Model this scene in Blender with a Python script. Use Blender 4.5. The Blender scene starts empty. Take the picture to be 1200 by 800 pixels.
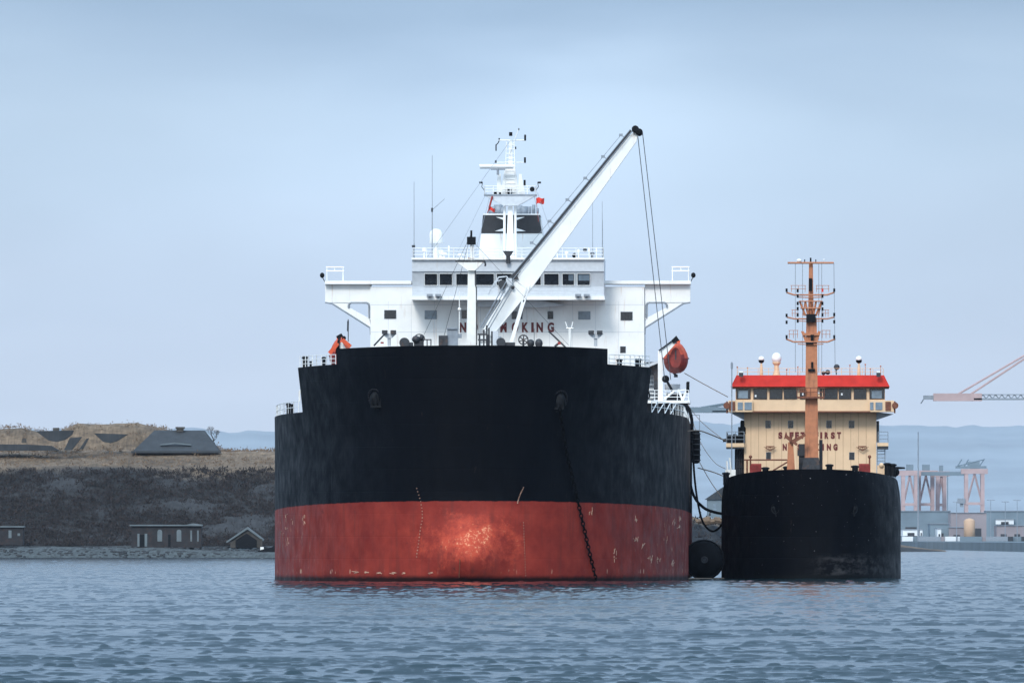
import bpy, math, random
import numpy as np
from mathutils import Vector, Matrix, Euler
random.seed(7); rng = np.random.default_rng(7)
S = bpy.context.scene
R = math.radians
# ------------------------------------------------------------------ camera, sky, sun, exposure
FPX, HY, CH = 16500.0, 631.5, 4.5      # focal length in photo pixels, horizon row, eye height
cam_d = bpy.data.cameras.new("camera"); cam = bpy.data.objects.new("camera", cam_d)
S.collection.objects.link(cam); S.camera = cam
cam.location = (0, 0, CH); cam.rotation_euler = (R(90), 0, 0)
cam_d.sensor_width = 36; cam_d.lens = FPX / 1200 * 36
cam_d.shift_y = (HY - 400) / 1200
cam_d.clip_start = 1; cam_d.clip_end = 80000

SKY_K = 8.2
SUN_EL, SUN_AZ = R(36), R(196)          # azimuth clockwise from +Y: behind the camera, a little left
W = bpy.data.worlds.new("World"); S.world = W; W.use_nodes = True
nt = W.node_tree; nt.nodes.clear(); N = nt.nodes.new; LK = nt.links.new
sky = N('ShaderNodeTexSky'); sky.sky_type = 'NISHITA'; sky.sun_disc = False
sky.sun_elevation = SUN_EL; sky.sun_rotation = SUN_AZ
tc = N('ShaderNodeTexCoord'); sep = N('ShaderNodeSeparateXYZ'); LK(tc.outputs['Generated'], sep.inputs[0])
ramp = N('ShaderNodeValToRGB'); e = ramp.color_ramp.elements
def mr(node_in, a, b, c, d):
    m = N('ShaderNodeMapRange'); m.inputs['From Min'].default_value = a; m.inputs['From Max'].default_value = b
    m.inputs['To Min'].default_value = c; m.inputs['To Max'].default_value = d; LK(node_in, m.inputs['Value']); return m.outputs[0]
# elevation with a slow wobble so the bands of cloud are not level
mp = N('ShaderNodeMapping'); mp.inputs['Scale'].default_value = (26, 26, 95); LK(tc.outputs['Generated'], mp.inputs[0])
nz = N('ShaderNodeTexNoise'); nz.inputs['Scale'].default_value = 1.0; nz.inputs['Detail'].default_value = 5; nz.inputs['Roughness'].default_value = .45
nz.inputs['Distortion'].default_value = .4; LK(mp.outputs[0], nz.inputs['Vector'])
wob = mr(nz.outputs['Fac'], .3, .7, -.0022, .0022)
el = N('ShaderNodeMath'); el.operation = 'ADD'; LK(sep.outputs['Z'], el.inputs[0]); LK(wob, el.inputs[1])
el2 = mr(el.outputs[0], -.004, .046, 0, 1)
LK(el2, ramp.inputs[0])
ramp.color_ramp.interpolation = 'B_SPLINE'
e[0].position = 0; e[0].color = (.68, .80, .98, 1)
e[1].position = 1; e[1].color = (.27, .40, .58, 1)
for p, c in ((.24, (.64, .755, .93)), (.38, (.54, .66, .84)), (.56, (.50, .64, .82)), (.68, (.48, .63, .81)), (.78, (.37, .51, .70)), (.88, (.29, .425, .61))):
    k = e.new(p); k.color = (*c, 1)
# broad patches of thicker and thinner cloud
mp2 = N('ShaderNodeMapping'); mp2.inputs['Scale'].default_value = (30, 30, 70); mp2.inputs['Location'].default_value = (3.1, 0, 0); LK(tc.outputs['Generated'], mp2.inputs[0])
nz2 = N('ShaderNodeTexNoise'); nz2.inputs['Scale'].default_value = .8; nz2.inputs['Detail'].default_value = 3; LK(mp2.outputs[0], nz2.inputs['Vector'])
pat = mr(nz2.outputs['Fac'], .3, .7, .94, 1.06)
up = mr(sep.outputs['Z'], .05, .8, 1.0, 1.9)          # overcast is brighter towards the zenith
# a thinner, brighter gap in the cloud above the ships, and brighter cloud on the sun's side
def mth(op, a, b=None, c=None):
    m = N('ShaderNodeMath'); m.operation = op
    for i, w in enumerate((a, b, c)):
        if w is None: continue
        if isinstance(w, (int, float)): m.inputs[i].default_value = w
        else: LK(w, m.inputs[i])
    return m.outputs[0]
gx = mth('POWER', mth('ABSOLUTE', mth('MULTIPLY', mth('ADD', sep.outputs['X'], .004), 1/.021)), 2); gz_n = mth('POWER', mth('ABSOLUTE', mth('MULTIPLY', mth('SUBTRACT', el.outputs[0], .0265), 1/.0075)), 2)
gap = mth('EXPONENT', mth('MULTIPLY', mth('ADD', gx, gz_n), -1.0))
front_ = mth('GREATER_THAN', sep.outputs['Y'], 0.0); gap = mth('ADD', mth('MULTIPLY', mth('MULTIPLY', gap, front_), .21), 1.0)
dotn = N('ShaderNodeVectorMath'); dotn.operation = 'DOT_PRODUCT'; LK(tc.outputs['Generated'], dotn.inputs[0])
dotn.inputs[1].default_value = (math.sin(SUN_AZ)*math.cos(SUN_EL), math.cos(SUN_AZ)*math.cos(SUN_EL), math.sin(SUN_EL))
glow = mth('ADD', mth('MULTIPLY', mth('POWER', mth('MAXIMUM', dotn.outputs['Value'], 0.0), 2.0), 1.9), 1.0)
pm = N('ShaderNodeMath'); pm.operation = 'MULTIPLY'; LK(mth('MULTIPLY', mth('MULTIPLY', pat, gap), glow), pm.inputs[0]); LK(up, pm.inputs[1])
sc = N('ShaderNodeVectorMath'); sc.operation = 'SCALE'; LK(ramp.outputs[0], sc.inputs[0]); LK(pm.outputs[0], sc.inputs['Scale'])
wmx = N('ShaderNodeMix'); wmx.data_type = 'RGBA'; LK(mth('MULTIPLY', mth('MAXIMUM', dotn.outputs['Value'], 0.0), .9), wmx.inputs[0])
wmx.inputs[6].default_value = (1, 1, 1, 1); wmx.inputs[7].default_value = (1.22, 1.02, .80, 1)
wml = N('ShaderNodeVectorMath'); wml.operation = 'MULTIPLY'; LK(sc.outputs[0], wml.inputs[0]); LK(wmx.outputs[2], wml.inputs[1])
sc2 = N('ShaderNodeVectorMath'); sc2.operation = 'SCALE'; LK(wml.outputs[0], sc2.inputs[0]); sc2.inputs['Scale'].default_value = SKY_K
mix = N('ShaderNodeMix'); mix.data_type = 'RGBA'; mix.inputs[0].default_value = .94
LK(sky.outputs[0], mix.inputs[6]); LK(sc2.outputs[0], mix.inputs[7])
bg = N('ShaderNodeBackground'); bg.inputs[1].default_value = .1; LK(mix.outputs[2], bg.inputs[0])
wo = N('ShaderNodeOutputWorld'); LK(bg.outputs[0], wo.inputs[0])
sd = bpy.data.lights.new("sun", 'SUN'); sd.energy = 1.5; sd.angle = R(14); sd.color = (1, .95, .88)
so = bpy.data.objects.new("sun", sd); S.collection.objects.link(so)
so.rotation_euler = (R(90) - SUN_EL, 0, -SUN_AZ + math.pi)
so.location = (-200, -300, 400)
vs = S.view_settings; vs.view_transform = 'Standard'; vs.look = 'None'; vs.exposure = .5; vs.gamma = 1; vs.use_curve_mapping = False
S.cycles.volume_bounces = 1; S.cycles.max_bounces = 6

# ------------------------------------------------------------------ helpers
def wp(px, py, Y): return Vector(((px - 600) * Y / FPX, Y, CH + (HY - py) * Y / FPX))
class Frame:                            # a ship's own axes: +y runs aft from the stem
    def __init__(s, px0, Y0, tan):
        s.x0 = (px0 - 600) * Y0 / FPX; s.Y0 = Y0; s.tan = tan
    def P(s, px, py, t):
        Y = s.Y0 + t
        return Vector(((px - 600) * Y / FPX - s.x0 - t * s.tan, t, CH + (HY - py) * Y / FPX))
    def world(s, v): return Vector((s.x0 + v.x + v.y * s.tan, s.Y0 + v.y, v.z))
class MB:
    def __init__(s): s.v = []; s.f = []
    def add(s, vs_, fs):
        n = len(s.v); s.v += [tuple(p) for p in vs_]; s.f += [tuple(i + n for i in f) for f in fs]; return s
    def box(s, a, b):
        x0, y0, z0 = a; x1, y1, z1 = b
        return s.add([(x0,y0,z0),(x1,y0,z0),(x1,y1,z0),(x0,y1,z0),(x0,y0,z1),(x1,y0,z1),(x1,y1,z1),(x0,y1,z1)],
                     [(0,3,2,1),(4,5,6,7),(0,1,5,4),(1,2,6,5),(2,3,7,6),(3,0,4,7)])
    def prism(s, poly, y0, y1):          # polygon in x-z pushed along y
        n = len(poly)
        return s.add([(x, y0, z) for x, z in poly] + [(x, y1, z) for x, z in poly],
                     [tuple(range(n)), tuple(range(2*n-1, n-1, -1))] + [(i, i+n, (i+1) % n + n, (i+1) % n) for i in range(n)])
    def tube(s, p, q, r, r2=None, n=8):
        p = Vector(p); q = Vector(q); r2 = r if r2 is None else r2
        d = (q - p); a = d.orthogonal().normalized(); b = d.normalized().cross(a)
        vs_ = []
        for c, rr in ((p, r), (q, r2)):
            for k in range(n):
                w = 2*math.pi*(k+.5)/n; vs_.append(c + (a*math.cos(w) + b*math.sin(w))*rr)
        return s.add(vs_, [(k, (k+1) % n, (k+1) % n+n, k+n) for k in range(n)] + [tuple(range(n-1,-1,-1)), tuple(range(n, 2*n))])
    def path(s, pts, r, n=6):
        for a, b in zip(pts, pts[1:]): s.tube(a, b, r, n=n)
        return s
    def lathe(s, c, prof, n=16, axis='z'):
        c = Vector(c); vs_ = []
        for r, h in prof:
            for k in range(n):
                w = 2*math.pi*k/n
                if axis == 'z': o = Vector((r*math.cos(w), r*math.sin(w), h))
                else: o = Vector((r*math.cos(w), h, r*math.sin(w)))
                vs_.append(c + o)
        m = len(prof); fs = [(i*n+k, i*n+(k+1) % n, (i+1)*n+(k+1) % n, (i+1)*n+k) for i in range(m-1) for k in range(n)]
        return s.add(vs_, fs + [tuple(range(n-1,-1,-1)), tuple(range((m-1)*n, m*n))])
    def sph(s, c, rx, ry=None, rz=None, n=14, m=9):
        ry = rx if ry is None else ry; rz = rx if rz is None else rz
        vs_ = []
        for i in range(m+1):
            a = math.pi*i/m
            for k in range(n):
                w = 2*math.pi*k/n; vs_.append((c[0]+rx*math.sin(a)*math.cos(w), c[1]+ry*math.sin(a)*math.sin(w), c[2]+rz*math.cos(a)))
        return s.add(vs_, [(i*n+k, (i+1)*n+k, (i+1)*n+(k+1) % n, i*n+(k+1) % n) for i in range(m) for k in range(n)])
    def ring(s, c, rx, rz, r, n=20, tilt=0, axis='y'):
        pts = []
        for k in range(n+1):
            w = 2*math.pi*k/n; x, z = rx*math.cos(w), rz*math.sin(w)
            if axis == 'y': pts.append((c[0]+x, c[1]+tilt*x, c[2]+z))
            else: pts.append((c[0]+x, c[1]+z, c[2]))
        return s.path(pts, r)
    def build(s, name, mat, parent=None, smooth=False, bevel=0):
        me = bpy.data.meshes.new(name); me.from_pydata(s.v, [], s.f); me.update()
        o = bpy.data.objects.new(name, me); S.collection.objects.link(o)
        if mat: me.materials.append(mat)
        if parent: o.parent = parent
        if smooth: me.polygons.foreach_set('use_smooth', [True]*len(me.polygons))
        if bevel:
            b = o.modifiers.new('b', 'BEVEL'); b.width = bevel; b.segments = 2; b.limit_method = 'ANGLE'
        return o
def tag(o, label=None, cat=None, group=None, kind=None):
    for k, v in (('label', label), ('category', cat), ('group', group), ('kind', kind)):
        if v: o[k] = v
    return o
def empty(name, loc, rz=0):
    o = bpy.data.objects.new(name, None); S.collection.objects.link(o); o.location = loc; o.rotation_euler = (0, 0, rz); return o
def copy_tree(o, parent=None):
    c = o.copy(); S.collection.objects.link(c); c.parent = parent
    for ch in list(o.children):
        if ch is not c: copy_tree(ch, c)
    return c
def prect(F, mb, x0, x1, y0, y1, t0, t1):            # block whose front face covers this rectangle of the photo at depth t0
    a = F.P(x0, y1, t0); b = F.P(x1, y0, t0); mb.box((a.x, t0, a.z), (b.x, t1, b.z)); return mb
def ppoly(F, mb, pts, t0, t1):
    mb.prism([(F.P(x, y, t0).x, F.P(x, y, t0).z) for x, y in pts], t0, t1); return mb
def pt(F, mb, x0, y0, t0, x1, y1, t1, r, n=6, r2=None): mb.tube(F.P(x0, y0, t0), F.P(x1, y1, t1), r, r2, n); return mb

# ------------------------------------------------------------------ materials
def mat(name, col, rough=.6, var=.15, scale=1.5, col2=None, amt=0.0, streak=False, metal=0, bump=0.0, spec=.5, thr=(.52, .62)):
    m = bpy.data.materials.new(name); m.use_nodes = True; t = m.node_tree; b = t.nodes['Principled BSDF']
    b.inputs['Roughness'].default_value = rough; b.inputs['Metallic'].default_value = metal; b.inputs['Specular IOR Level'].default_value = spec
    co = t.nodes.new('ShaderNodeTexCoord'); n1 = t.nodes.new('ShaderNodeTexNoise'); n1.inputs['Scale'].default_value = scale; n1.inputs['Detail'].default_value = 6
    t.links.new(co.outputs['Object'], n1.inputs['Vector'])
    r = t.nodes.new('ShaderNodeMapRange'); r.inputs[1].default_value = .3; r.inputs[2].default_value = .7; r.inputs[3].default_value = 1-var; r.inputs[4].default_value = 1+var
    t.links.new(n1.outputs['Fac'], r.inputs[0])
    s_ = t.nodes.new('ShaderNodeVectorMath'); s_.operation = 'SCALE'; s_.inputs[0].default_value = col; t.links.new(r.outputs[0], s_.inputs['Scale'])
    out = s_.outputs[0]
    if col2:
        mp = t.nodes.new('ShaderNodeMapping'); mp.inputs['Scale'].default_value = (2.2, 2.2, .18) if streak else (1.1, 1.1, 1.1); t.links.new(co.outputs['Object'], mp.inputs[0])
        n2 = t.nodes.new('ShaderNodeTexNoise'); n2.inputs['Scale'].default_value = 1.0; n2.inputs['Detail'].default_value = 8; n2.inputs['Roughness'].default_value = .65; t.links.new(mp.outputs[0], n2.inputs['Vector'])
        q = t.nodes.new('ShaderNodeMapRange'); q.inputs[1].default_value = thr[0]; q.inputs[2].default_value = thr[1]; q.inputs[3].default_value = 0; q.inputs[4].default_value = amt; t.links.new(n2.outputs['Fac'], q.inputs[0])
        mx = t.nodes.new('ShaderNodeMix'); mx.data_type = 'RGBA'; t.links.new(q.outputs[0], mx.inputs[0]); t.links.new(out, mx.inputs[6]); mx.inputs[7].default_value = (*col2, 1); out = mx.outputs[2]
    t.links.new(out, b.inputs['Base Color'])
    if bump:
        bp = t.nodes.new('ShaderNodeBump'); bp.inputs['Strength'].default_value = bump; bp.inputs['Distance'].default_value = .1; t.links.new(n1.outputs['Fac'], bp.inputs['Height']); t.links.new(bp.outputs[0], b.inputs['Normal'])
    return m
M = dict(
 white=mat('white_paint', (.80, .80, .79), .5, .05, .6, (.48, .31, .20), .5, True, thr=(.60, .72)),
 bridge=mat('pale_grey_and_shade', (.50, .53, .57), .5, .07, 2, (.45, .33, .24), .3, True, thr=(.62, .72)),  # on the leaning wheelhouse front this grey is painted shade
 mastwhite=mat('mast_white_rusty', (.80, .79, .76), .5, .06, 2, (.36, .17, .08), .75, True, thr=(.58, .66)),
 black=mat('black_paint', (.006, .007, .009), .6, .3, 3, spec=.12),
 dark=mat('dark_deck_gear', (.022, .025, .032), .6, .4, 3, (.10, .05, .03), .5, thr=(.56, .66)),
 glass=mat('dark_window_glass', (.010, .013, .018), .12, .3, 1),
 paleglass=mat('pale_glass_and_pane_light', (.16, .21, .26), .15, .3, 1),
 funnelblack=mat('funnel_black', (.012, .013, .017), .45, .3, 2),
 grey=mat('grey_metal', (.22, .25, .29), .45, .2, 2),
 orange=mat('lifeboat_orange', (.58, .070, .018), .6, .15, 2, (.66, .20, .07), .5, thr=(.55, .65)),
 lifelow=mat('lifeboat_shaded_orange', (.24, .022, .014), .6, .2, 2, (.12, .02, .015), .6, thr=(.48, .6)),  # shade on the lifeboat's lower half, put in as darker orange
 red=mat('red_roof_paint', (.44, .026, .018), .7, .14, 1, spec=.15),
 letter=mat('dark_red_lettering', (.13, .012, .012), .6, .15, 3),
 tan=mat('buff_paint', (.70, .49, .31), .55, .06, .8, (.34, .17, .10), .4, True, thr=(.60, .72)),
 mastbrown=mat('brown_orange_mast_paint', (.42, .155, .07), .55, .15, 2, (.16, .05, .025), .7, True, thr=(.54, .64)),
 rust=mat('rusty_brown', (.16, .055, .03), .8, .3, 3),
 redgear=mat('red_deck_gear', (.28, .03, .025), .6, .2, 3),
 rope=mat('mooring_rope', (.20, .15, .11), .9, .2, 5),
 wire=mat('wire_rope', (.05, .055, .065), .6, .2, 5),
 rubber=mat('black_rubber', (.005, .005, .006), .8, .3, 2, bump=.4, spec=.1),
 flag=mat('red_flag_cloth', (.62, .035, .02), .8, .1, 2),
 wood=mat('dark_wood', (.05, .045, .04), .8, .3, 1),
 concrete=mat('weathered_concrete', (.032, .037, .043), .9, .25, .35, (.055, .055, .055), .5, True),
 brick=mat('dark_brick', (.020, .020, .023), .9, .3, .8, (.045, .025, .022), .6),
 palestone=mat('pale_stone_trim', (.11, .135, .15), .8, .15, .5),
 twig=mat('dry_scrub', (.021, .019, .020), .9, .3, .3, (.040, .022, .018), .6, thr=(.5, .6)),
 dgrass=mat('dry_grass', (.16, .105, .065), .9, .3, .3, (.07, .05, .035), .7),
 bark=mat('bare_bark', (.06, .055, .05), .9, .3, 1),
 hill=mat('hazed_hills', (.29, .33, .37), 1, .10, .004),  # distance haze painted into the base colour, paler than real woods
 craneRed=mat('crane_hazed_red', (.42, .31, .31), .8, .1, .2),  # red paled to carry the haze on distant cranes
 shed=mat('hazed_grey_cladding', (.15, .20, .24), .7, .2, .05),  # port haze mixed into the cladding colour
 shedred=mat('hazed_red_cladding', (.27, .235, .25), .7, .2, .05),  # red-brown greyed by the same painted haze
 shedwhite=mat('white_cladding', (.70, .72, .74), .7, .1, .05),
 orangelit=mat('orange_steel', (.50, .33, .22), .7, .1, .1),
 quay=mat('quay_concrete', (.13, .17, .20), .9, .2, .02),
)
def hull_material(name, boundary, patch):
    m = bpy.data.materials.new(name); m.use_nodes = True; t = m.node_tree; b = t.nodes['Principled BSDF']; n = t.nodes.new; l = t.links.new
    co = n('ShaderNodeTexCoord'); sp = n('ShaderNodeSeparateXYZ'); l(co.outputs['Object'], sp.inputs[0])
    def noise(scl, mapping=(1,1,1), detail=8, rough=.6, loc=(0,0,0)):
        mp = n('ShaderNodeMapping'); mp.inputs['Scale'].default_value = mapping; mp.inputs['Location'].default_value = loc; l(co.outputs['Object'], mp.inputs[0])
        q = n('ShaderNodeTexNoise'); q.inputs['Scale'].default_value = scl; q.inputs['Detail'].default_value = detail; q.inputs['Roughness'].default_value = rough; l(mp.outputs[0], q.inputs['Vector']); return q.outputs['Fac']
    def mr(x, a, b_, c=0, d=1):
        q = n('ShaderNodeMapRange'); q.inputs[1].default_value = a; q.inputs[2].default_value = b_; q.inputs[3].default_value = c; q.inputs[4].default_value = d; l(x, q.inputs[0]); return q.outputs[0]
    def ma(op, x, y, z=None):
        q = n('ShaderNodeMath'); q.operation = op
        for i, w in enumerate((x, y, z)):
            if w is None: continue
            if isinstance(w, (int, float)): q.inputs[i].default_value = w
            else: l(w, q.inputs[i])
        return q.outputs[0]
    def mx(f, a, c):
        q = n('ShaderNodeMix'); q.data_type = 'RGBA'
        if isinstance(f, (int, float)): q.inputs[0].default_value = f
        else: l(f, q.inputs[0])
        for i, w in ((6, a), (7, c)):
            if isinstance(w, tuple): q.inputs[i].default_value = (*w, 1)
            else: l(w, q.inputs[i])
        return q.outputs[2]
    X, Y, Z = sp.outputs
    # topsides black with greyer scuffed streaks
    st = mr(noise(1, (.8, .8, .07)), .5, .75); cl = mr(noise(.12), .4, .65)
    blackc = mx(ma('MULTIPLY', st, .3), (.0012, .0017, .0034), (.0075, .0075, .009))
    blackc = mx(ma('MULTIPLY', mr(noise(1.6, (1, 1, .3)), .66, .72), .5), blackc, (.028, .022, .02))
    if patch:
        redc = mx(mr(noise(.35), .35, .65), (.175, .021, .016), (.27, .038, .026))
        redc = mx(ma('MULTIPLY', mr(noise(1, (1.4, 1.4, .10)), .52, .70), .65), redc, (.12, .028, .023))
        # scraped paint over the bulb, with the bow's highlight painted into the paler coat
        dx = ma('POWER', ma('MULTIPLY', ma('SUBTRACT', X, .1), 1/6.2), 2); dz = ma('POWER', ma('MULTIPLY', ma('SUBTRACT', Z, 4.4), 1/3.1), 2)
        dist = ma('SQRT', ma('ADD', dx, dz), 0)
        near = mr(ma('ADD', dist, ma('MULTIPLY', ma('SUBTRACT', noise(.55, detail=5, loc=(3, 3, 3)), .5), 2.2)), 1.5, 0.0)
        worn_glow = mr(ma('ADD', ma('MULTIPLY', near, .75), ma('MULTIPLY', noise(1.5, detail=12, rough=.85), 1.5)), 1.02, 1.45)
        worn_glow = ma('MULTIPLY', worn_glow, mr(Y, 6, 0))
        redc = mx(ma('MULTIPLY', worn_glow, .8), redc, (.50, .075, .040))
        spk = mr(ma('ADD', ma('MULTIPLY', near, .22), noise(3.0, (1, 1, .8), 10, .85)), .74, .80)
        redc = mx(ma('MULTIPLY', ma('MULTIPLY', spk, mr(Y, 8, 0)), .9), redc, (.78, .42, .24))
        # chips of pale primer near the shoulders, dark blooms
        side = mr(Y, 14, 45)
        chip = ma('MULTIPLY', mr(noise(1.5, (1, 1, .55), 9, .7, (5, 2, 0)), .60, .65), side)
        redc = mx(ma('MULTIPLY', chip, .75), redc, (.55, .40, .28))
        redc = mx(ma('MULTIPLY', ma('MULTIPLY', side, mr(noise(.5, loc=(9, 0, 0)), .45, .62)), .45), redc, (.11, .075, .075))
        redc = mx(ma('MULTIPLY', mr(noise(.9, loc=(2, 7, 1)), .66, .74), .7), redc, (.06, .02, .02))
        # pale line of growth just above the water, dark wet band below
        fr = ma('MULTIPLY', mr(noise(1.1, (1, 1, .2), 6, .6, (1, 1, 4)), .60, .66), ma('MULTIPLY', mr(Z, .75, .9), mr(Z, 1.35, 1.15)))
        redc = mx(ma('MULTIPLY', fr, .8), redc, (.60, .42, .30))
        wet = mr(ma('ADD', Z, ma('MULTIPLY', noise(1.0), .5)), .95, .55)
        redc = mx(ma('MULTIPLY', wet, .93), redc, (.012, .008, .008))
        zb = ma('SUBTRACT', mr(Y, 0, 60, 8.75, 7.75), ma('MULTIPLY', noise(.8, detail=4), .25))
        above = mr(ma('SUBTRACT', Z, zb), -.10, -.04)
        col = mx(above, redc, blackc)
        rgh = .55
    else:
        sc_ = ma('MULTIPLY', mr(Z, 3.0, 2.2), mr(noise(1.1, (.6, .6, 1.0), 9, .7), .45, .62))
        sc_ = ma('MULTIPLY', sc_, mr(X, -1, 3))
        col = mx(ma('MULTIPLY', sc_, .5), blackc, (.075, .075, .08))
        col = mx(mr(noise(4.0, detail=2), .745, .76), col, (.35, .35, .38))
        col = mx(mr(ma('ADD', Z, ma('MULTIPLY', noise(1.0), .4)), .8, .5), col, (.004, .005, .006))
        rgh = .6
    l(col, b.inputs['Base Color']); b.inputs['Roughness'].default_value = rgh
    l(mr(noise(.5), .3, .7, .42, .68), b.inputs['Roughness'])
    b.inputs['Specular IOR Level'].default_value = .07
    bp = n('ShaderNodeBump'); bp.inputs['Strength'].default_value = .35; bp.inputs['Distance'].default_value = .25
    cx = n('ShaderNodeCombineXYZ'); l(ma('ADD', X, ma('MULTIPLY', Y, .8)), cx.inputs[0]); l(Z, cx.inputs[1])
    bk = n('ShaderNodeTexBrick'); bk.inputs['Scale'].default_value = 1; bk.inputs['Mortar Size'].default_value = .05; bk.inputs['Brick Width'].default_value = 7.5; bk.inputs['Row Height'].default_value = 2.4; bk.inputs['Mortar Smooth'].default_value = .6; l(cx.outputs[0], bk.inputs['Vector'])
    l(ma('SUBTRACT', ma('ADD', noise(.35, (1, 1, .6), 3), ma('MULTIPLY', noise(2.5, detail=3), .06)), ma('MULTIPLY', bk.outputs['Fac'], .14)), bp.inputs['Height']); l(bp.outputs[0], b.inputs['Normal'])
    return m
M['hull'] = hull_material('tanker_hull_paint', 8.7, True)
M['hull2'] = hull_material('small_ship_hull_paint', 0, False)
def pmix(name, colfn): pass

# ------------------------------------------------------------------ water
def grid_mesh(name, V, nr, nc, material, smooth=True):
    me = bpy.data.meshes.new(name); me.vertices.add(nr*nc); me.vertices.foreach_set('co', V.astype(np.float32).ravel())
    i = np.arange(nr-1)[:, None]*nc + np.arange(nc-1)[None, :]
    q = np.stack([i, i+1, i+nc+1, i+nc], -1).reshape(-1, 4).astype(np.int32); nf = len(q)
    me.loops.add(nf*4); me.loops.foreach_set('vertex_index', q.ravel())
    me.polygons.add(nf); me.polygons.foreach_set('loop_start', np.arange(0, nf*4, 4, dtype=np.int32))
    if smooth: me.polygons.foreach_set('use_smooth', np.ones(nf, dtype=bool))
    me.update(calc_edges=True); me.validate()
    o = bpy.data.objects.new(name, me); S.collection.objects.link(o); me.materials.append(material); return o
wm = bpy.data.materials.new('sea_water'); wm.use_nodes = True; t = wm.node_tree; b = t.nodes['Principled BSDF']
b.inputs['Base Color'].default_value = (.008, .026, .033, 1); b.inputs['Roughness'].default_value = .10; b.inputs['IOR'].default_value = 1.33
co = t.nodes.new('ShaderNodeTexCoord'); mp = t.nodes.new('ShaderNodeMapping'); mp.inputs['Scale'].default_value = (1, .6, 1); t.links.new(co.outputs['Object'], mp.inputs[0])
n1 = t.nodes.new('ShaderNodeTexNoise'); n1.inputs['Scale'].default_value = 5; n1.inputs['Detail'].default_value = 5; n1.inputs['Roughness'].default_value = .6; t.links.new(mp.outputs[0], n1.inputs['Vector'])
bp = t.nodes.new('ShaderNodeBump'); bp.inputs['Strength'].default_value = .5; bp.inputs['Distance'].default_value = .022; t.links.new(n1.outputs['Fac'], bp.inputs['Height']); t.links.new(bp.outputs[0], b.inputs['Normal'])
def make_water():
    ys = [430.0]
    while ys[-1] < 3500: ys.append(ys[-1] + .16*(ys[-1]/474)**1.6)
    ys = np.array(ys); us = np.linspace(-.050, .050, 620)
    Yg = np.repeat(ys[:, None], len(us), 1); Xg = ys[:, None]*us[None, :]
    h = np.zeros_like(Xg); dy = np.gradient(ys)[:, None]
    # gusts: patches of livelier and calmer water
    g = np.zeros_like(Xg)
    for k in range(12):
        L = rng.uniform(12, 130); a = rng.uniform(-.6, .6); g += np.cos(2*np.pi/L*(Xg*np.sin(a)*2.5 + Yg*np.cos(a)) + rng.uniform(0, 6.28))
    g /= g.std(); v = np.zeros_like(Xg)
    for k in range(96):
        L = math.exp(rng.uniform(math.log(.28), math.log(1.05))) if k < 80 else rng.uniform(2, 6); a = rng.normal(.05, .28)
        amp = .0040*L**.8 if k < 80 else .0030
        fade = np.clip((L/(2.2*dy)) - .4, .75, 1)
        ph = 2*np.pi/L*(Xg*math.sin(a) + Yg*math.cos(a)) + rng.uniform(0, 6.28)
        h += amp*fade*np.cos(ph)
        if k % 4 == 0: v += np.cos(ph*.37 + 1.0)
    sg = h.std(); v /= v.std()
    # low ripple everywhere, and here and there a short steep wavelet
    h = .50*h + np.clip(.046 + .026*v, .010, .12)*(1/(1 + np.exp(-(h - (2.12 - .38*g - .45*np.clip((Yg-600)/700, 0, 1))*sg)/(.13*sg))))
    V = np.stack([Xg, Yg, h], -1)
    nr, nc = Xg.shape
    return grid_mesh('water', V, nr, nc, wm)
water = make_water(); tag(water, kind='structure')
# the rest of the sea: one sheet a little lower, to the horizon and behind the eye
f = MB(); xs = [-3400, -1200, -300, 300, 1200, 3400]
for x0, x1 in zip(xs, xs[1:]):
    for y0_, y1_ in ((-400, 430), (430, 3500), (3500, 12000), (12000, 26500)):
        f.add([(x0, y0_, -.45), (x1, y0_, -.45), (x1, y1_, -.45), (x0, y1_, -.45)], [(0, 1, 2, 3)])
tag(f.build('sea', wm), kind='structure')

# ------------------------------------------------------------------ far hills
def hills():
    n = 400; X = np.linspace(-3100, 3100, n); V = []
    r = np.random.default_rng(3)
    ridge = 196 + 5*np.sin(X/700+.6) + 3*np.sin(X/230)
    for k in range(30): ridge += r.uniform(.2, 1.2)*np.sin(X/r.uniform(6, 60) + r.uniform(0, 6))
    ridge += r.uniform(-1.5, 1.5, n)
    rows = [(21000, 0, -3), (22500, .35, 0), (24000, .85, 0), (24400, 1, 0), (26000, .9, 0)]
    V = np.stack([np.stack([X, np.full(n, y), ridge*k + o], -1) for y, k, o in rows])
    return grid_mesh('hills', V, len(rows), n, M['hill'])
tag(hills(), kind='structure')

# ------------------------------------------------------------------ near shore
def ip(x, xs, ys): return np.interp(x, xs, ys)
def ys_of(px): return ip(px, [-1500, 0, 330, 640, 820, 1000, 1060, 1130], [3300, 3453, 3453, 3500, 4450, 5200, 5480, 5560])
def hf_of(px): return ip(px, [-1500, 340, 640, 820, 1000, 1060, 1130], [1, 1, .75, .42, .20, .09, -.03])
def ridge_of(px): return ip(px, [-1500, 0, 25, 60, 90, 118, 160, 180, 235, 262], [5.5, 6.0, 6.6, 4.6, 6.9, 6.6, 7.0, 6.4, 3.6, 0])
def ground(px, s, rough=True):
    P = ip(s, [0, 4, 12, 40, 62, 80, 132, 140, 165, 172, 215, 400, 900, 1500], [-.6, .3, 1.2, 2.4, 2.9, 7, 22.6, 23.4, 26.8, 27.0, 27.2, 24, 10, 5])
    z = -.6 + (P + .6)*hf_of(px)
    z = z + ridge_of(px)*np.exp(-((s-206)/17.0)**4)
    return z
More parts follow.
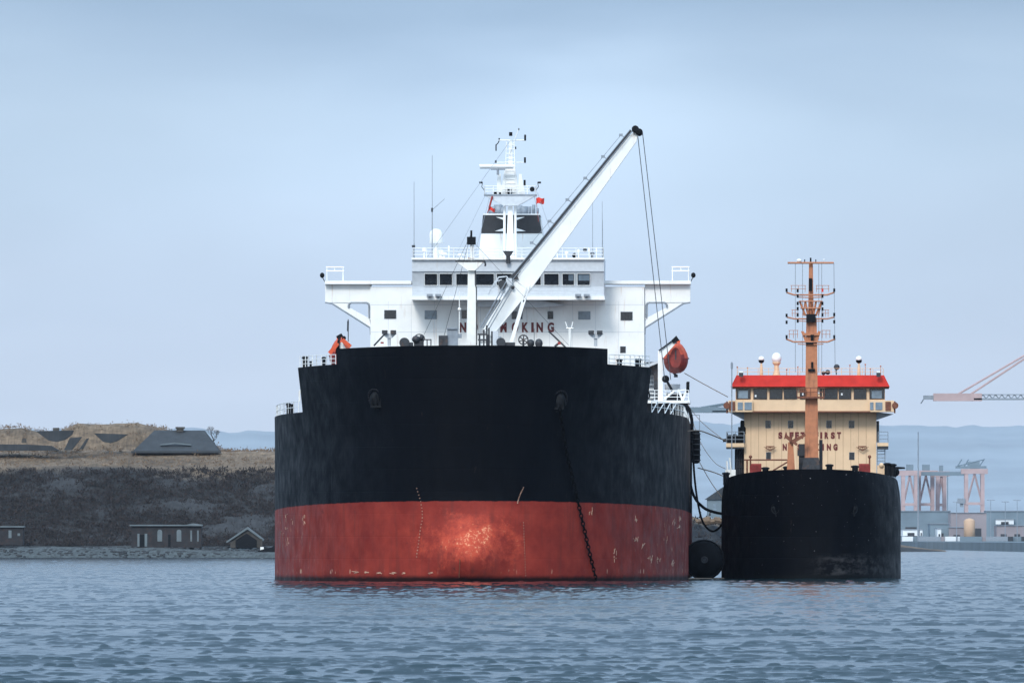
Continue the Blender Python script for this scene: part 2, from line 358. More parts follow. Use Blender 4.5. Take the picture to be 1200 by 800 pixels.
def land():
    px = np.concatenate([np.linspace(-900, -40, 60), np.linspace(-35, 330, 260), np.linspace(335, 1135, 200)])
    s = np.concatenate([np.linspace(0, 70, 36), np.linspace(72, 225, 70), np.linspace(235, 1500, 20)])
    PX, SS = np.meshgrid(px, s); Yg = ys_of(PX) + SS; Xg = (PX-600)*ys_of(PX)/FPX*(1 + SS/ys_of(PX)); Z = ground(PX, SS)
    r = np.random.default_rng(11); nzv = np.zeros_like(Z)
    for k in range(50):
        L = math.exp(r.uniform(math.log(3), math.log(60))); a = r.uniform(0, 6.28); nzv += L**.75*np.cos(6.28/L*(Xg*math.cos(a) + Yg*math.sin(a)) + r.uniform(0, 6.28))
    nzv /= nzv.std(); amp = ip(SS, [0, 6, 60, 75, 130, 150, 1500], [.1, .25, .3, .8, .8, .35, .5])
    Z = Z + nzv*amp*.7*np.clip(hf_of(PX)*2, .1, 1)
    o = grid_mesh('shore', np.stack([Xg, Yg, Z], -1), len(s), len(px), None or M['twig'])
    # own colour by zone: shingle, brush, dry grass
    g1 = np.clip((SS + nzv*3 - 44)/12, 0, 1)[..., None]; g2 = np.clip((SS + nzv*4 - 126 - 6*np.sin(PX/60))/7, 0, 1)[..., None]
    sh = np.array([.050, .060, .062]); br = np.array([.016, .016, .017]); gr = np.array([.135, .095, .062])
    v2 = np.random.default_rng(5).normal(0, 1, Z.shape)[..., None]
    lf = np.clip(1 + .35*np.roll(nzv, 9, 1)[..., None], .4, 1.9); br = br*lf; gr = gr*np.clip(.6 + .4*lf, .5, 1.4)
    c = sh*(1 + .25*v2)*(1-g1) + br*(1 + .2*v2)*g1; c = c*(1-g2) + g2*gr*(1 + .16*v2)
    c = np.clip(c, .01, 1); ca = o.data.color_attributes.new('own', 'FLOAT_COLOR', 'POINT')
    ca.data.foreach_set('color', np.concatenate([c, np.ones_like(c[..., :1])], -1).astype(np.float32).ravel())
    m = bpy.data.materials.new('shore_ground'); m.use_nodes = True; t = m.node_tree; b = t.nodes['Principled BSDF']; b.inputs['Roughness'].default_value = .95
    at = t.nodes.new('ShaderNodeAttribute'); at.attribute_name = 'own'
    co = t.nodes.new('ShaderNodeTexCoord'); nz = t.nodes.new('ShaderNodeTexNoise'); nz.inputs['Scale'].default_value = .45; nz.inputs['Detail'].default_value = 8; nz.inputs['Roughness'].default_value = .7
    t.links.new(co.outputs['Object'], nz.inputs['Vector']); mr_ = t.nodes.new('ShaderNodeMapRange'); mr_.inputs[1].default_value = .3; mr_.inputs[2].default_value = .7; mr_.inputs[3].default_value = .45; mr_.inputs[4].default_value = 1.5
    t.links.new(nz.outputs['Fac'], mr_.inputs[0]); sv = t.nodes.new('ShaderNodeVectorMath'); sv.operation = 'SCALE'; t.links.new(at.outputs['Color'], sv.inputs[0]); t.links.new(mr_.outputs[0], sv.inputs['Scale']); t.links.new(sv.outputs[0], b.inputs['Base Color'])
    o.data.materials.clear(); o.data.materials.append(m)
    return o
tag(land(), kind='structure')
def gz(px, s): return float(ground(np.array(px, float), np.array(s, float)))
def on_land(px, s): Y = float(ys_of(px)) + s; return Vector(((px-600)*Y/FPX, Y, gz(px, s)))
# brush on the bank, dry tufts on the top, stones on the beach
def scatter(name, material, n, pr, sr, size, blades, tall, kind='stuff', flat=False):
    mb = MB(); rr = random.Random(len(name))
    for _ in range(n):
        px = rr.uniform(*pr); s = rr.uniform(*sr); c = on_land(px, s); k = rr.uniform(.5, 1.3)*size
        for _ in range(blades):
            d = Vector((rr.gauss(0, .5), rr.gauss(0, .5), abs(rr.gauss(0, .5))*tall))*k; w = rr.uniform(.06, .18)*k
            a = rr.uniform(0, 6.28); ax = Vector((math.cos(a), math.sin(a), rr.uniform(-.4, .4)))*w; up_ = Vector((rr.gauss(0, .3), rr.gauss(0, .3), 1))*w*rr.uniform(1, 3)
            p = c + d; mb.add([p-ax, p+ax, p+up_+ax*.4, p+up_-ax*.4], [(0, 1, 2, 3)])
    return tag(mb.build(name, material), kind=kind)
scatter('hillside_brush', M['twig'], 4600, (-60, 345), (58, 130), 1.05, 24, .8)
scatter('ridge_grass', M['dgrass'], 1100, (-60, 345), (134, 214), .8, 14, .9)
scatter('gap_brush', M['twig'], 260, (700, 1000), (30, 150), 2.5, 20, 1.0)
st = MB(); rr = random.Random(4)
for _ in range(700):
    c = on_land(rr.uniform(-60, 345), rr.uniform(3, 42)); k = rr.uniform(.15, .55); st.sph((c.x, c.y, c.z+k*.2), k*rr.uniform(.8, 1.8), k, k*.6, 5, 3)
tag(st.build('beach_stones', M['concrete']), kind='stuff')

# ---- fort on the ridge
def yd(px, s): return float(ys_of(px)) + s
def pw(mb, pts, Y, depth): mb.prism([(wp(x, y, Y).x, wp(x, y, Y).z) for x, y in pts], Y, Y + depth); return mb
Y = 3626.
c = wp(205, 528, Y); ft = empty('fort_casemate', (c.x, c.y, c.z)); tag(ft, 'long grey sloped-roof fort casemate on the ridge, nearest the red-hulled tanker', 'fort building', 'old fort works on the ridge')
def local(mbo, parent):                      # shift world-made mesh under its empty
    mbo.parent = parent; mbo.matrix_parent_inverse = Matrix.Translation(-parent.location); return mbo
def sloped(pts4, ytop, Ybase, Ytop, depth):
    mb = MB(); a, b_ = pts4[0], pts4[1]; c_, d_ = pts4[2], pts4[3]
    v = [wp(*a, Ybase), wp(*b_, Ybase), wp(*c_, Ytop), wp(*d_, Ytop)]
    back = [Vector((p.x, Ytop + depth, p.z)) for p in v]
    back[0].z = v[0].z; back[1].z = v[1].z
    mb.add(v + back, [(0,1,2,3), (4,7,6,5), (0,4,5,1), (1,5,6,2), (2,6,7,3), (3,7,4,0)]); return mb
local(sloped([(155, 529), (257, 529), (239, 504), (181, 504)], 0, Y-14, Y+2, 14).build('roof', M['concrete']), ft)
m_ = MB(); pw(m_, [(188, 520.2), (205, 518.2), (224, 520.2), (224, 521.6), (205, 519.8), (188, 521.6)], Y-10.5, 1); local(m_.build('ridge_highlight', M['palestone']), ft)  # lighter highlight along the ridge, made as a pale strip
m_ = MB(); a = wp(154, 530.6, Y-15); b_ = wp(259, 528.2, Y-15); m_.box((a.x, Y-16, a.z), (b_.x, Y-14.2, b_.z)); local(m_.build('parapet', M['concrete']), ft)
m_ = MB(); a = wp(207, 506, Y); b_ = wp(215, 500, Y); m_.box((a.x, Y, a.z), (b_.x, Y+3, b_.z)); m_.box((a.x-.3, Y-.2, b_.z-.5), (b_.x+.3, Y+3.2, b_.z)); local(m_.build('chimney', M['wood']), ft)
def fortbit(name, pts, Yb, depth, mt, label, cat='wall', lean=0):
    m_ = MB(); pw(m_, pts, Yb, depth); o = m_.build(name, mt); tag(o, label, cat, 'old fort works on the ridge'); return o
fortbit('fort_wall', [(42, 505), (86, 504), (84, 509), (76, 515), (66, 517.5), (57, 516)], Y-13, 5, M['concrete'], 'dark grey revetment wall between the two left grassy mounds')
fortbit('fort_wall', [(110, 507.5), (150, 508.5), (137, 516.5), (129, 519), (121, 517.5)], Y-13, 5, M['concrete'], 'dark grey wedge-shaped revetment wall left of the sloped casemate')
fortbit('fort_wall', [(-60, 519.5), (30, 520.5), (60, 522), (70, 527.6), (-60, 528)], Y-22, 6, M['concrete'], 'long low grey fort wall at the left edge of the ridge')
fortbit('fort_ramp', [(82, 513), (96, 511.5), (84, 527), (75, 527)], Y-20, 4, M['concrete'], 'steep dark ramp slab climbing between the left mounds', 'ramp')
fortbit('fort_ramp', [(101, 514), (104, 513), (97, 526), (93, 526)], Y-19, 4, M['concrete'], 'narrow dark ramp slab beside the steep wider one', 'ramp')
fortbit('fort_hut', [(62, 504.5), (62, 501), (69, 501), (69, 504.5)], Y-8, 4, M['wood'], 'tiny dark hut on top of the left revetment wall', 'hut')
fortbit('fort_doorway', [(25, 518.6), (26, 513.5), (30, 513.5), (31, 518.6)], Y-18, 2.5, M['wood'], 'small dark doorway box in the leftmost grassy mound', 'doorway')

# ---- bare trees
def bare_tree(px, s, h, label, seed):
    rr = random.Random(seed); base = on_land(px, s); base.z -= .3
    root = empty('bare_tree', base); tag(root, label, 'tree', None)
    tr = MB(); tw = MB(); tr.tube((0, 0, 0), (0, 0, h*.45), h*.035, h*.02, 6)
    def grow(p, d, L, r, k):
        q = p + d*L; (tr if k > 1 else tw).tube(p, q, r, r*.6, 4)
        if k == 0: return
        for _ in range(3): grow(q, (d + Vector((rr.gauss(0, .45), rr.gauss(0, .45), rr.uniform(-.1, .5)))).normalized(), L*.72, r*.6, k-1)
    for _ in range(4): grow(Vector((0, 0, h*rr.uniform(.25, .45))), Vector((rr.gauss(0, .5), rr.gauss(0, .5), 1)).normalized(), h*.22, h*.016, 4)
    tr.build('trunk', M['bark'], root); tw.build('crown', M['bark'], root)
bare_tree(250, 198, 5.5, 'bare leafless tree at the right end of the fort roof', 1)

# ---- buildings at the foot of the bank
def front(px0, px1, py0, py1, Yf, mb, d0=0, d1=.1):
    a = wp(px0, py1, Yf); b_ = wp(px1, py0, Yf); mb.box((a.x, Yf+d0, a.z), (b_.x, Yf+d1, b_.z)); return mb
Yb = 3492.
c = wp(195, 641, Yb); bh = empty('boathouse', c); tag(bh, 'long low brick boathouse with pale flat roof edge and arched windows on the shore', 'building')
local(front(154, 236, 616, 641.5, Yb, MB(), 0, 9).build('wall', M['brick']), bh)
rf = MB(); front(152, 220, 614.4, 616, Yb, rf, -.6, 9.6); pw(rf, [(218, 614.4), (226, 612.8), (237, 614.4), (237, 616), (218, 616)], Yb-.7, 10); rfo = local(rf.build('roof', M['palestone']), bh)
ch = MB(); front(204, 211, 609, 614, Yb, ch, 3, 4.5); cho = ch.build('chimney', M['concrete']); cho.parent = rfo; cho.matrix_parent_inverse = Matrix.Translation(-bh.location)
for x0, x1 in ((184.5, 190), (207, 212.5)):
    w = MB(); a = wp(x0, 634, Yb); b_ = wp(x1, 620, Yb); xm = (a.x+b_.x)/2; hwid = (b_.x-a.x)/2
    w.prism([(a.x, a.z), (b_.x, a.z)] + [(xm + hwid*math.cos(u), b_.z - hwid + hwid*math.sin(u)) for u in np.linspace(0, math.pi, 7)], Yb-.1, Yb+.05); local(w.build('window', M['palestone']), bh)
for x0, x1, mt in ((161, 163.5, 'palestone'), (169.5, 172.5, 'palestone')): local(front(x0, x1, 625, 640, Yb, MB(), -.12, .05).build('door_post', M[mt]), bh)
local(front(163.5, 169.5, 626, 640.5, Yb, MB(), -.06, .05).build('door_or_opening', M['black']), bh)
local(front(197, 200, 626, 640.5, Yb, MB(), -.06, .05).build('door_or_opening', M['black']), bh)
for x0 in (223, 231): local(front(x0, x0+2, 621, 634, Yb, MB(), -.1, .05).build('window', M['orangelit'] if 0 else M['palestone']), bh)
c = wp(0, 636, Yb); b2 = empty('brick_hut', c); tag(b2, 'dark flat-roofed brick hut at the left edge of the shore', 'building')
local(front(-34, 27, 617.5, 638, Yb+6, MB(), 0, 8).build('wall', M['brick']), b2)
local(front(-35, 28.5, 616, 617.6, Yb+6, MB(), -.5, 8.5).build('roof', M['palestone']), b2)
local(front(10, 13.5, 621, 630, Yb+6, MB(), -.1, .05).build('window', M['palestone']), b2)
local(front(20.5, 23.5, 624.5, 627.5, Yb+6, MB(), -.1, .05).build('window', M['palestone']), b2)
Yg_ = 3486.; c = wp(288, 641, Yg_); gs = empty('boat_shed', c); tag(gs, 'open-fronted gabled boat shed with pale roof edges beside the boathouse', 'shed')
local(pw(MB(), [(270, 641.5), (270, 631.6), (290, 620), (306, 631), (306, 641.5)], Yg_+.6, 8).build('wall', M['wood']), gs)
rf = MB(); pw(rf, [(264.5, 634.5), (290, 617), (309, 631.5), (308.5, 633.5), (290, 619.8), (266, 635.6)], Yg_, 9); local(rf.build('roof', M['palestone']), gs)
local(front(305.5, 307.2, 631, 644, Yg_, MB(), -.1, .4).build('post', M['wood']), gs)
local(pw(MB(), [(276, 641), (276, 632.6), (289, 624.5), (301, 632.6), (301, 641)], Yg_+.4, .4).build('door_or_opening', M['black']), gs)  # black panel painted in for the shade inside the open front
bx_ = MB(); Yq = 3466.; c = wp(312, 652, Yq)
bo = empty('beached_boat', c); tag(bo, 'dark beached workboat with a white wheelhouse by the red-hulled tanker', 'boat')
hb = MB(); pw(hb, [(304, 652.5), (302, 645), (307, 643.5), (318, 641), (326, 636), (327, 652.5)], Yq, 3); local(hb.build('hull', M['black']), bo)
local(front(305, 309, 640.5, 645.5, Yq, MB(), .5, 2).build('wheelhouse', M['white']), bo)

# house in the gap between the ships
Yh = 4640.; c = wp(842, 604, Yh); hs = empty('shore_house', c); tag(hs, 'grey gable-roofed house on the bank between the two ships', 'house')
local(front(829, 872, 584, 606, Yh, MB(), 0, 12).build('wall', M['shed']), hs)
local(pw(MB(), [(826, 585), (848, 570), (874, 570), (876, 585)], Yh-.6, 13).build('roof', M['concrete']), hs)
local(front(836, 840, 590, 598, Yh, MB(), -.1, .05).build('window', M['paleglass']), hs)
tb = MB(); 
for i in range(26):
    x = 812 + i*3; a = wp(x, 611 - random.uniform(0, 2), 4575); tb.sph((a.x, a.y, a.z), random.uniform(.8, 1.8), 2, random.uniform(.8, 1.6), 6, 4)
tag(tb.build('dry_bank', M['dgrass']), kind='stuff')

# ------------------------------------------------------------------ port across the water
pg = MB(); Z0 = 3.2
def slab(x0, x1, Y0, Y1, z): pg.box(((x0-600)*Y0/FPX, Y0, -2), ((x1-600)*Y0/FPX, Y1, z))
slab(1010, 1900, 7815, 12500, 3.4); slab(1214, 1900, 5500, 7814, 3.2)
tag(pg.build('quay', M['quay']), kind='structure')
def shed(px0, px1, py0, py1, Yf, mt, label, cat='warehouse', doors=2, gable=False):
    c = wp((px0+px1)/2, py1, Yf); root = empty('warehouse', c); tag(root, label, cat, 'harbour buildings across the water')
    if gable: local(pw(MB(), [(px0, py1), (px0, py0+3), ((px0+px1)/2, py0), (px1, py0+3), (px1, py1)], Yf, 45).build('wall', M[mt]), root)
    else: local(front(px0, px1, py0+.8, py1, Yf, MB(), 0, 45).build('wall', M[mt]), root)
    if not gable: local(front(px0-.3, px1+.3, py0, py0+.8, Yf, MB(), -.6, 46).build('roof', M['grey']), root)
    w = (px1-px0)
    for k in range(doors):
        x = px0 + w*(k+.5)/doors; local(front(x-w*.14/doors*1.5, x+w*.14/doors*1.5, py1-(py1-py0)*.45, py1, Yf, MB(), -.4, .1).build('door_or_opening', M['dark']), root)
    return root
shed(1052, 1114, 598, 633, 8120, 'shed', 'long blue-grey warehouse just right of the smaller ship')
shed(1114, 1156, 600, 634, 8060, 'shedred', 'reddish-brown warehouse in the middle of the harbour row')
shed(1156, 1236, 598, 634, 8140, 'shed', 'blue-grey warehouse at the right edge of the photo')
shed(1058, 1077, 619.5, 627.5, 7960, 'shedwhite', 'small white shed beside the smaller ship', doors=1)
shed(1078, 1081, 619.5, 627.5, 7955, 'shedwhite', 'very narrow white shed next to the small white one', doors=1)
shed(1098.5, 1103, 618.5, 631, 7950, 'shedwhite', 'slim upright white building in front of the blue-grey warehouse', doors=1)
shed(1090, 1112, 613, 634, 7990, 'shed', 'lower dark blue shed behind the slim white building', doors=1)
shed(1167, 1188, 607.5, 614, 8135, 'shedwhite', 'white panel-sided annex high on the right-hand warehouse', doors=1)
shed(1168, 1200, 615, 634, 7990, 'shedred', 'brown low shed below the white panel-sided annex', doors=2)
shed(1112, 1130, 617, 634, 7985, 'shedred', 'low reddish shed left of the orange tank', doors=1)
tk = MB(); a = wp(1136, 633, 7960); tk.lathe(a, [(3.2, 0), (3.2, 11), (2.4, 12), (.5, 12.6)]); tag(tk.build('storage_tank', M['orangelit'], smooth=True), 'orange upright tank in front of the harbour warehouses', 'tank')
cg = random.Random(9)
for k in range(34):
    px = cg.uniform(1056, 1205); z = 633 - cg.choice((0, 2.6, 5.2)); m_ = MB(); w = cg.choice((6.1, 12.2)); a = wp(px, 634, 7880+cg.uniform(0, 30)); h_ = 2.6*cg.choice((1, 1, 2, 3))
    m_.box((0, 0, 0), (w, 2.4, 2.6))
    for q in range(int(w/1.2)): m_.box((.4+q*1.2, -.06, .15), (.9+q*1.2, 0, 2.45))
    colr = cg.choice(('shedred', 'shedwhite', 'craneRed', 'shed', 'grey', 'shed', 'grey', 'concrete'))
    o = m_.build('shipping_container', M[colr]); o.location = (a.x, a.y, 3.4)
    tag(o, 'steel shipping container standing on the far harbour quay', 'container', 'shipping containers on the quay')

def gantry(px, Yf, w, top, red, label):       # straddle gantry: four legs, sills, top beams, machine house
    z1 = CH + (HY-top)*Yf/FPX; root = empty('gantry_crane', ((px-600)*Yf/FPX, Yf, 3.4)); tag(root, label, 'crane', 'gantry cranes across the water')
    hw_, d, z = w/2, 9, z1-3.4
    for sx in (-1, 1):
        for sy in (0, 1):
            m_ = MB(); m_.box((sx*hw_-1.1, sy*d-1, 0), (sx*hw_+1.1, sy*d+1, z-2)); m_.build('leg', M[red], root)
    m_ = MB(); m_.box((-hw_-3, -1.2, z-3), (hw_+3, 1.2, z)); m_.box((-hw_-3, d-1.2, z-3), (hw_+3, d+1.2, z)); m_.box((-hw_-1, -1.2, z*.5), (hw_+1, 1.2, z*.5+1.6)); m_.build('beam', M[red], root)
    for k in (-1, 1): 
        m_ = MB(); m_.tube((k*hw_, 0, z*.5), (0, 0, z-3), .6, n=4); m_.build('brace', M[red], root)
    m_ = MB(); m_.box((-hw_*.5, 1.5, z+.05), (hw_*.6, d-1.5, z+3.5)); m_.build('machine_house', M['shed'], root)
    return root
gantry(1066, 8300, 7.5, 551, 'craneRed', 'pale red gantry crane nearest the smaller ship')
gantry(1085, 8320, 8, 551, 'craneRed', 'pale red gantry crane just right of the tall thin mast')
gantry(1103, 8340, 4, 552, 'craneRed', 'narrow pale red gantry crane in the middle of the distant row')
m_ = MB(); a = wp(1057, 557, 8310); b_ = wp(1134, 552.5, 8310); m_.box((a.x, 8309, a.z), (b_.x, 8311.5, b_.z)); m_.box((a.x, 8313, a.z), (b_.x, 8315, b_.z))
m_.box((wp(1110, 600, 8310).x, 8309.2, 3.4), (wp(1111, 600, 8310).x, 8311, a.z))
tag(m_.build('crane_runway', M['shed']), 'long blue-grey overhead runway beam linking the distant gantry cranes', 'runway beam')
g4 = gantry(1142, 8250, 9.5, 549, 'craneRed', 'pale red gantry crane with a dark machine house, rightmost of the distant row')
m_ = MB(); zt_ = CH + (HY-549)*8250/FPX - 3.4; m_.box((-11, -1, zt_+.2), (7, 4, zt_+1.6)); m_.box((-4, -1, zt_+1.7), (3, 4, zt_+4.2)); [m_.tube((q_, -1, zt_+1.6), (q_+2.5, -1, zt_+5.5), .3, n=4) for q_ in (-10, -6, 3)]; m_.tube((-10, -1, zt_+1.6), (6, -1, zt_+5.6), .3, n=4); o = m_.build('trolley', M['shed'], g4)
m_ = MB(); m_.box((-10, -2, 22), (-5.5, 2, 25)); m_.box((-8.5, -1, 20), (-6.5, 1, 22)); m_.build('cab', M['grey'], g4)
# tall thin mast
m_ = MB(); a = wp(1076, 634, 7900); m_.tube((a.x, a.y, 3.4), (a.x, a.y, wp(0, 506, 7900).z), .55, .35, 8); tag(m_.build('light_mast', M['grey']), 'very tall thin grey mast rising in front of the distant gantry cranes', 'mast')
for i_, px_ in enumerate((1121, 1161, 1178, 1192)):
    m_ = MB(); a = wp(px_, 634, 7885); z_ = wp(0, 588 - 2*(i_ % 2), 7885).z; m_.tube((0, 0, 0), (0, 0, z_-3.4), .28, .16, 6); m_.box((-2.2, -.3, z_-3.5), (2.2, .3, z_-3.1)); o = m_.build('lamp_post', M['grey']); o.location = (a.x, a.y, 3.4)
    tag(o, 'thin grey quay lamp post with a short crossbar among the far warehouses', 'lamp post', 'lamp posts along the far quay')
# ship-to-shore cranes: only their booms reach into the picture
def sts(px_tip, py_boom, Yf, px_leg, label, red='craneRed', apex=28):
    k = Yf/FPX; x0 = (px_tip-600)*k; zb = CH + (HY-py_boom)*k; xl = (px_leg-600)*k; gz_ = 3.2
    root = empty('container_crane', (xl, Yf, gz_)); tag(root, label, 'crane', 'container cranes with raised stays')
    L = xl - x0; sgn = 1 if L > 0 else -1; z = zb-gz_; A = abs(L)
    def X(d): return -sgn*(A-d)        # d metres from boom tip
    m_ = MB()
    for yy in (-3, 3): m_.box((min(X(4), X(22*k*4.2/1.35)), yy-.5, z-1.6), (max(X(4), X(22*k*4.2/1.35)), yy+.5, z+1.4))
    m_.build('boom_tip_box', M[red], root)
    m_ = MB()
    for yy in (-3, 3):
        m_.box((min(X(20), X(A+25)), yy-.5, z-1.2), (max(X(20), X(A+25)), yy+.5, z-.5)); m_.box((min(X(20), X(A+25)), yy-.3, z+.8), (max(X(20), X(A+25)), yy+.3, z+1.1))
        for q in range(int(A/2.5)): m_.tube((X(20+q*2.5), yy, z-.6), (X(20+q*2.5+1.25), yy, z+.9), .12, n=4); m_.tube((X(20+q*2.5+1.25), yy, z+.9), (X(20+q*2.5+2.5), yy, z-.6), .12, n=4)
    m_.build('boom', M['grey'], root)
    m_ = MB(); m_.box((min(X(0), X(5)), -2.2, z-1), (max(X(0), X(5)), 2.2, z+.6)); m_.tube((X(0), 0, z-1), (X(-1), 0, z-2.6), .3, n=5); m_.build('tip_platform', M['grey'], root)
    for yy in (-3, 3):
        for d in (14, 19): m_ = MB(); m_.tube((X(d), yy, z+1.2), (X(A+6), yy, z+apex-1), .42, n=5); m_.build('stay', M[red], root)
    for dx in (-8, 14):
        for yy in (-8, 8): m_ = MB(); m_.box((X(A)+dx-1, yy-1, 0), (X(A)+dx+1, yy+1, z)); m_.build('leg', M[red], root)
    m_ = MB()
    for yy in (-3, 3): m_.tube((X(A)-6, yy, z), (X(A+6), yy, z+apex), .9, n=5); m_.tube((X(A)+12, yy, z), (X(A+6), yy, z+apex), .9, n=5)
    for yy in (-8, 8): m_.box((X(A)-9, yy-.8, z-2.4), (X(A)+15, yy+.8, z-.1)); m_.box((X(A)-9, yy-.8, 12), (X(A)+15, yy+.8, 13.5))
    m_.build('portal', M[red], root)
    return root
sts(1082, 465, 5600, 1236, 'haze-pale red container crane boom reaching in from the right edge')
def far_boom():
    root = sts(790, 480, 7400, 940, 'pale grey container crane boom in the haze between the two ships', 'shed', 12)
far_boom()
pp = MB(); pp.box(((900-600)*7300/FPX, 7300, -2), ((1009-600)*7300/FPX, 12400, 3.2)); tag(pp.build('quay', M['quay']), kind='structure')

# ------------------------------------------------------------------ tanker
T = Frame(551, 1500, .017)
tanker = empty('oil_tanker', (T.x0, T.Y0, 0), -math.atan(T.tan))
tag(tanker, 'large oil tanker seen bow on, black topsides, red lower hull and white bridge', 'ship')
BW = 22.85
def stem(z): return -.13*max(0, z-9) + (.6 if z < 0 else 0)
def hw(t, z):
    if t > 190: base = BW*(1 - .25*((t-190)/45)**2)
    else: base = BW
    L = 60; tt = max(0., min(L, t - stem(z)))
    p = 2.27 - .13*max(0, min(1, (z-9)/10))
    w = base*(1-(1-tt/L)**p)**(1/p)
    return w*(1 - .05*(1-tt/L)*max(0, min(1.6, (23-z)/5))*min(1, tt/6))
def bulb(x, z): return -3.2*math.exp(-(x/3.0)**2 - ((z-2.2)/3.2)**2)
def ztop(t):
    if t <= 12: return 25.1 - .2*t/12
    if t <= 25: return 23.25 - .2*(t-12)/13
    return 18.25 - .35*min(1, (t-25)/35)
def hull_mesh(F, name, material, parent, hw_, stem_, ztop_, zbot, breaks, tend, blb=None, L=60, nz_=44):
    ts = sorted(set([L*(k/34)**2.2 for k in range(35)] + [L + (tend-L)*k/16 for k in range(1, 17)]))
    out = []
    for b_ in breaks: ts = [q for q in ts if abs(q-b_) > .15]
    segs = []; lo = -99
    for b_ in list(breaks) + [None]:
        seg = [q for q in ts if q > lo and (b_ is None or q < b_)]
        if lo > -99: seg = [lo + 1e-4] + seg
        if b_ is not None: seg = seg + [b_]
        segs.append(seg); lo = b_ if b_ is not None else lo
    mb = MB()
    for seg in segs:
        for side in (-1, 1):
            vs_ = []
            for q in seg:
                zt = ztop_(q)
                for i in range(nz_+1):
                    z = zbot + (zt-zbot)*i/nz_; t_ = q + stem_(z) if q < L else q
                    sft = stem_(z)*(1-min(1, q/L)); t_ = q + sft
                    x = side*hw_(q + stem_(z) if q < L else q, z)
                    y = t_ + (blb(x, z)*(1-min(1, q/12)) if blb else 0)
                    vs_.append((x, y, z))
            n1_ = nz_+1
            fs = [(a*n1_+i, (a+1)*n1_+i, (a+1)*n1_+i+1, a*n1_+i+1) for a in range(len(seg)-1) for i in range(nz_)]
            mb.add(vs_, fs)
    # transom
    q = tend; mb.add([(-hw_(q, 0), q, zbot), (hw_(q, 0), q, zbot), (hw_(q, 0), q, ztop_(q)), (-hw_(q, 0), q, ztop_(q))], [(0, 1, 2, 3)])
    o = mb.build(name, material, parent, smooth=True)
    dk = MB()
    for seg, drop in zip(segs, (1.1, .9, .02, .02)):
        for a, b2 in zip(seg, seg[1:]):
            za, zb = ztop_(a)-drop, ztop_(b2)-drop
            sa, sb = stem_(za)*(1-min(1, a/L)), stem_(zb)*(1-min(1, b2/L))
            wa, wb = hw_(a+stem_(za) if a < L else a, za)-.03, hw_(b2+stem_(zb) if b2 < L else b2, zb)-.03
            dk.add([(-wa, a+sa, za), (wa, a+sa, za), (wb, b2+sb, zb), (-wb, b2+sb, zb)], [(0, 1, 2, 3)])
    for b_ in breaks:
        z1, z0_ = ztop_(b_), ztop_(b_+.01)-1.0; w = hw_(b_ + stem_(z1), z1)-.04; yy = b_ + stem_(z1)*(1-min(1, b_/L))
        w2 = hw_(b_ + stem_(z0_), z0_)-.04; y2 = b_ + stem_(z0_)*(1-min(1, b_/L)); dk.add([(-w2, y2-.02, z0_), (w2, y2-.02, z0_), (w, yy-.02, z1-.02), (-w, yy-.02, z1-.02)], [(0, 1, 2, 3)])
    dk.build('deck', M['dark'], parent)
    return o
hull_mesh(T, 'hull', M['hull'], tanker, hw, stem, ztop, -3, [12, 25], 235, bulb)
def hull_t(x, z):                        # fore-and-aft position of the hull skin at this breadth and height
    lo, hi = stem(z), 60.
    for _ in range(40):
        m_ = (lo+hi)/2
        if hw(m_, z) < abs(x): lo = m_
        else: hi = m_
    q = (lo+hi)/2
    return q + bulb(x, z)*(1-min(1, q/12))
def skin(px, py):                        # point on the tanker's hull that the photo shows at this pixel
    t_ = 3.
    for _ in range(12):
        p = T.P(px, py, t_); t_ = .5*t_ + .5*hull_t(p.x, p.z)
    return T.P(px, py, t_)

# --- superstructure
sup = MB(); TS = 203
prect(T, sup, 434, 755, 336, 500, TS, TS+20)
superstructure = sup.build('superstructure', M['white'], tanker)
for side in (0, 1):
    fx = (lambda x: x) if side == 0 else (lambda x: 1190 - x)
    w = MB(); ppoly(T, w, [(fx(381), 331), (fx(434.3), 331), (fx(434.3), 355), (fx(381), 354)], TS+.4, TS+5)
    ppoly(T, w, [(fx(381), 353.9), (fx(409), 354.2), (fx(409), 360), (fx(433), 373), (fx(434.3), 384), (fx(388), 355.2)], TS+.5, TS+4.9)
    ppoly(T, w, [(fx(431.2), 354.5), (fx(434.4), 354.5), (fx(434.4), 374.5), (fx(431.2), 373)], TS+.45, TS+4.8)
    w.build('bridge_wing', M['white'], tanker)
    w = MB(); ppoly(T, w, [(fx(380.5), 328.8), (fx(482), 328.8), (fx(482), 332.8), (fx(380.5), 332.8)], TS-.5, TS+5.4); w.build('wing_bulwark', M['white'], tanker)
    # dark edging of the opening
    w = MB(); pts = [(408.5, 360), (408.5, 357), (411, 354.6), (430, 354.6), (432.6, 357), (432.6, 372)]
    w.path([T.P(fx(a), b_, TS+.35) for a, b_ in pts], .12); w.path([T.P(fx(a), b_, TS+.35) for a, b_ in ((381, 354.3), (389, 355.5), (434, 384), (434.5, 392))], .10); w.build('wing_edging', M['grey'], tanker)
    # wing end instruments
    w = MB()
    for x in (383, 402): pt(T, w, fx(x), 329, TS+1, fx(x), 313, TS+1, .07)
    for y in (313, 317.5): pt(T, w, fx(382), y, TS+1, fx(403), y, TS+1, .09)
    pt(T, w, fx(392), 313, TS+1, fx(392), 318, TS+1, .07); w.build('wing_railing', M['white'], tanker)
    w = MB(); c = T.P(fx(377.5), 322.5, TS); w.sph(c, .28, .28, .33); c2 = T.P(fx(377.5), 323, TS); w.tube(c, c+Vector((0, .5, 0)), .22); pt(T, w, fx(378), 325, TS, fx(381), 331, TS, .05); w.build('wing_lamp', M['black'], tanker)
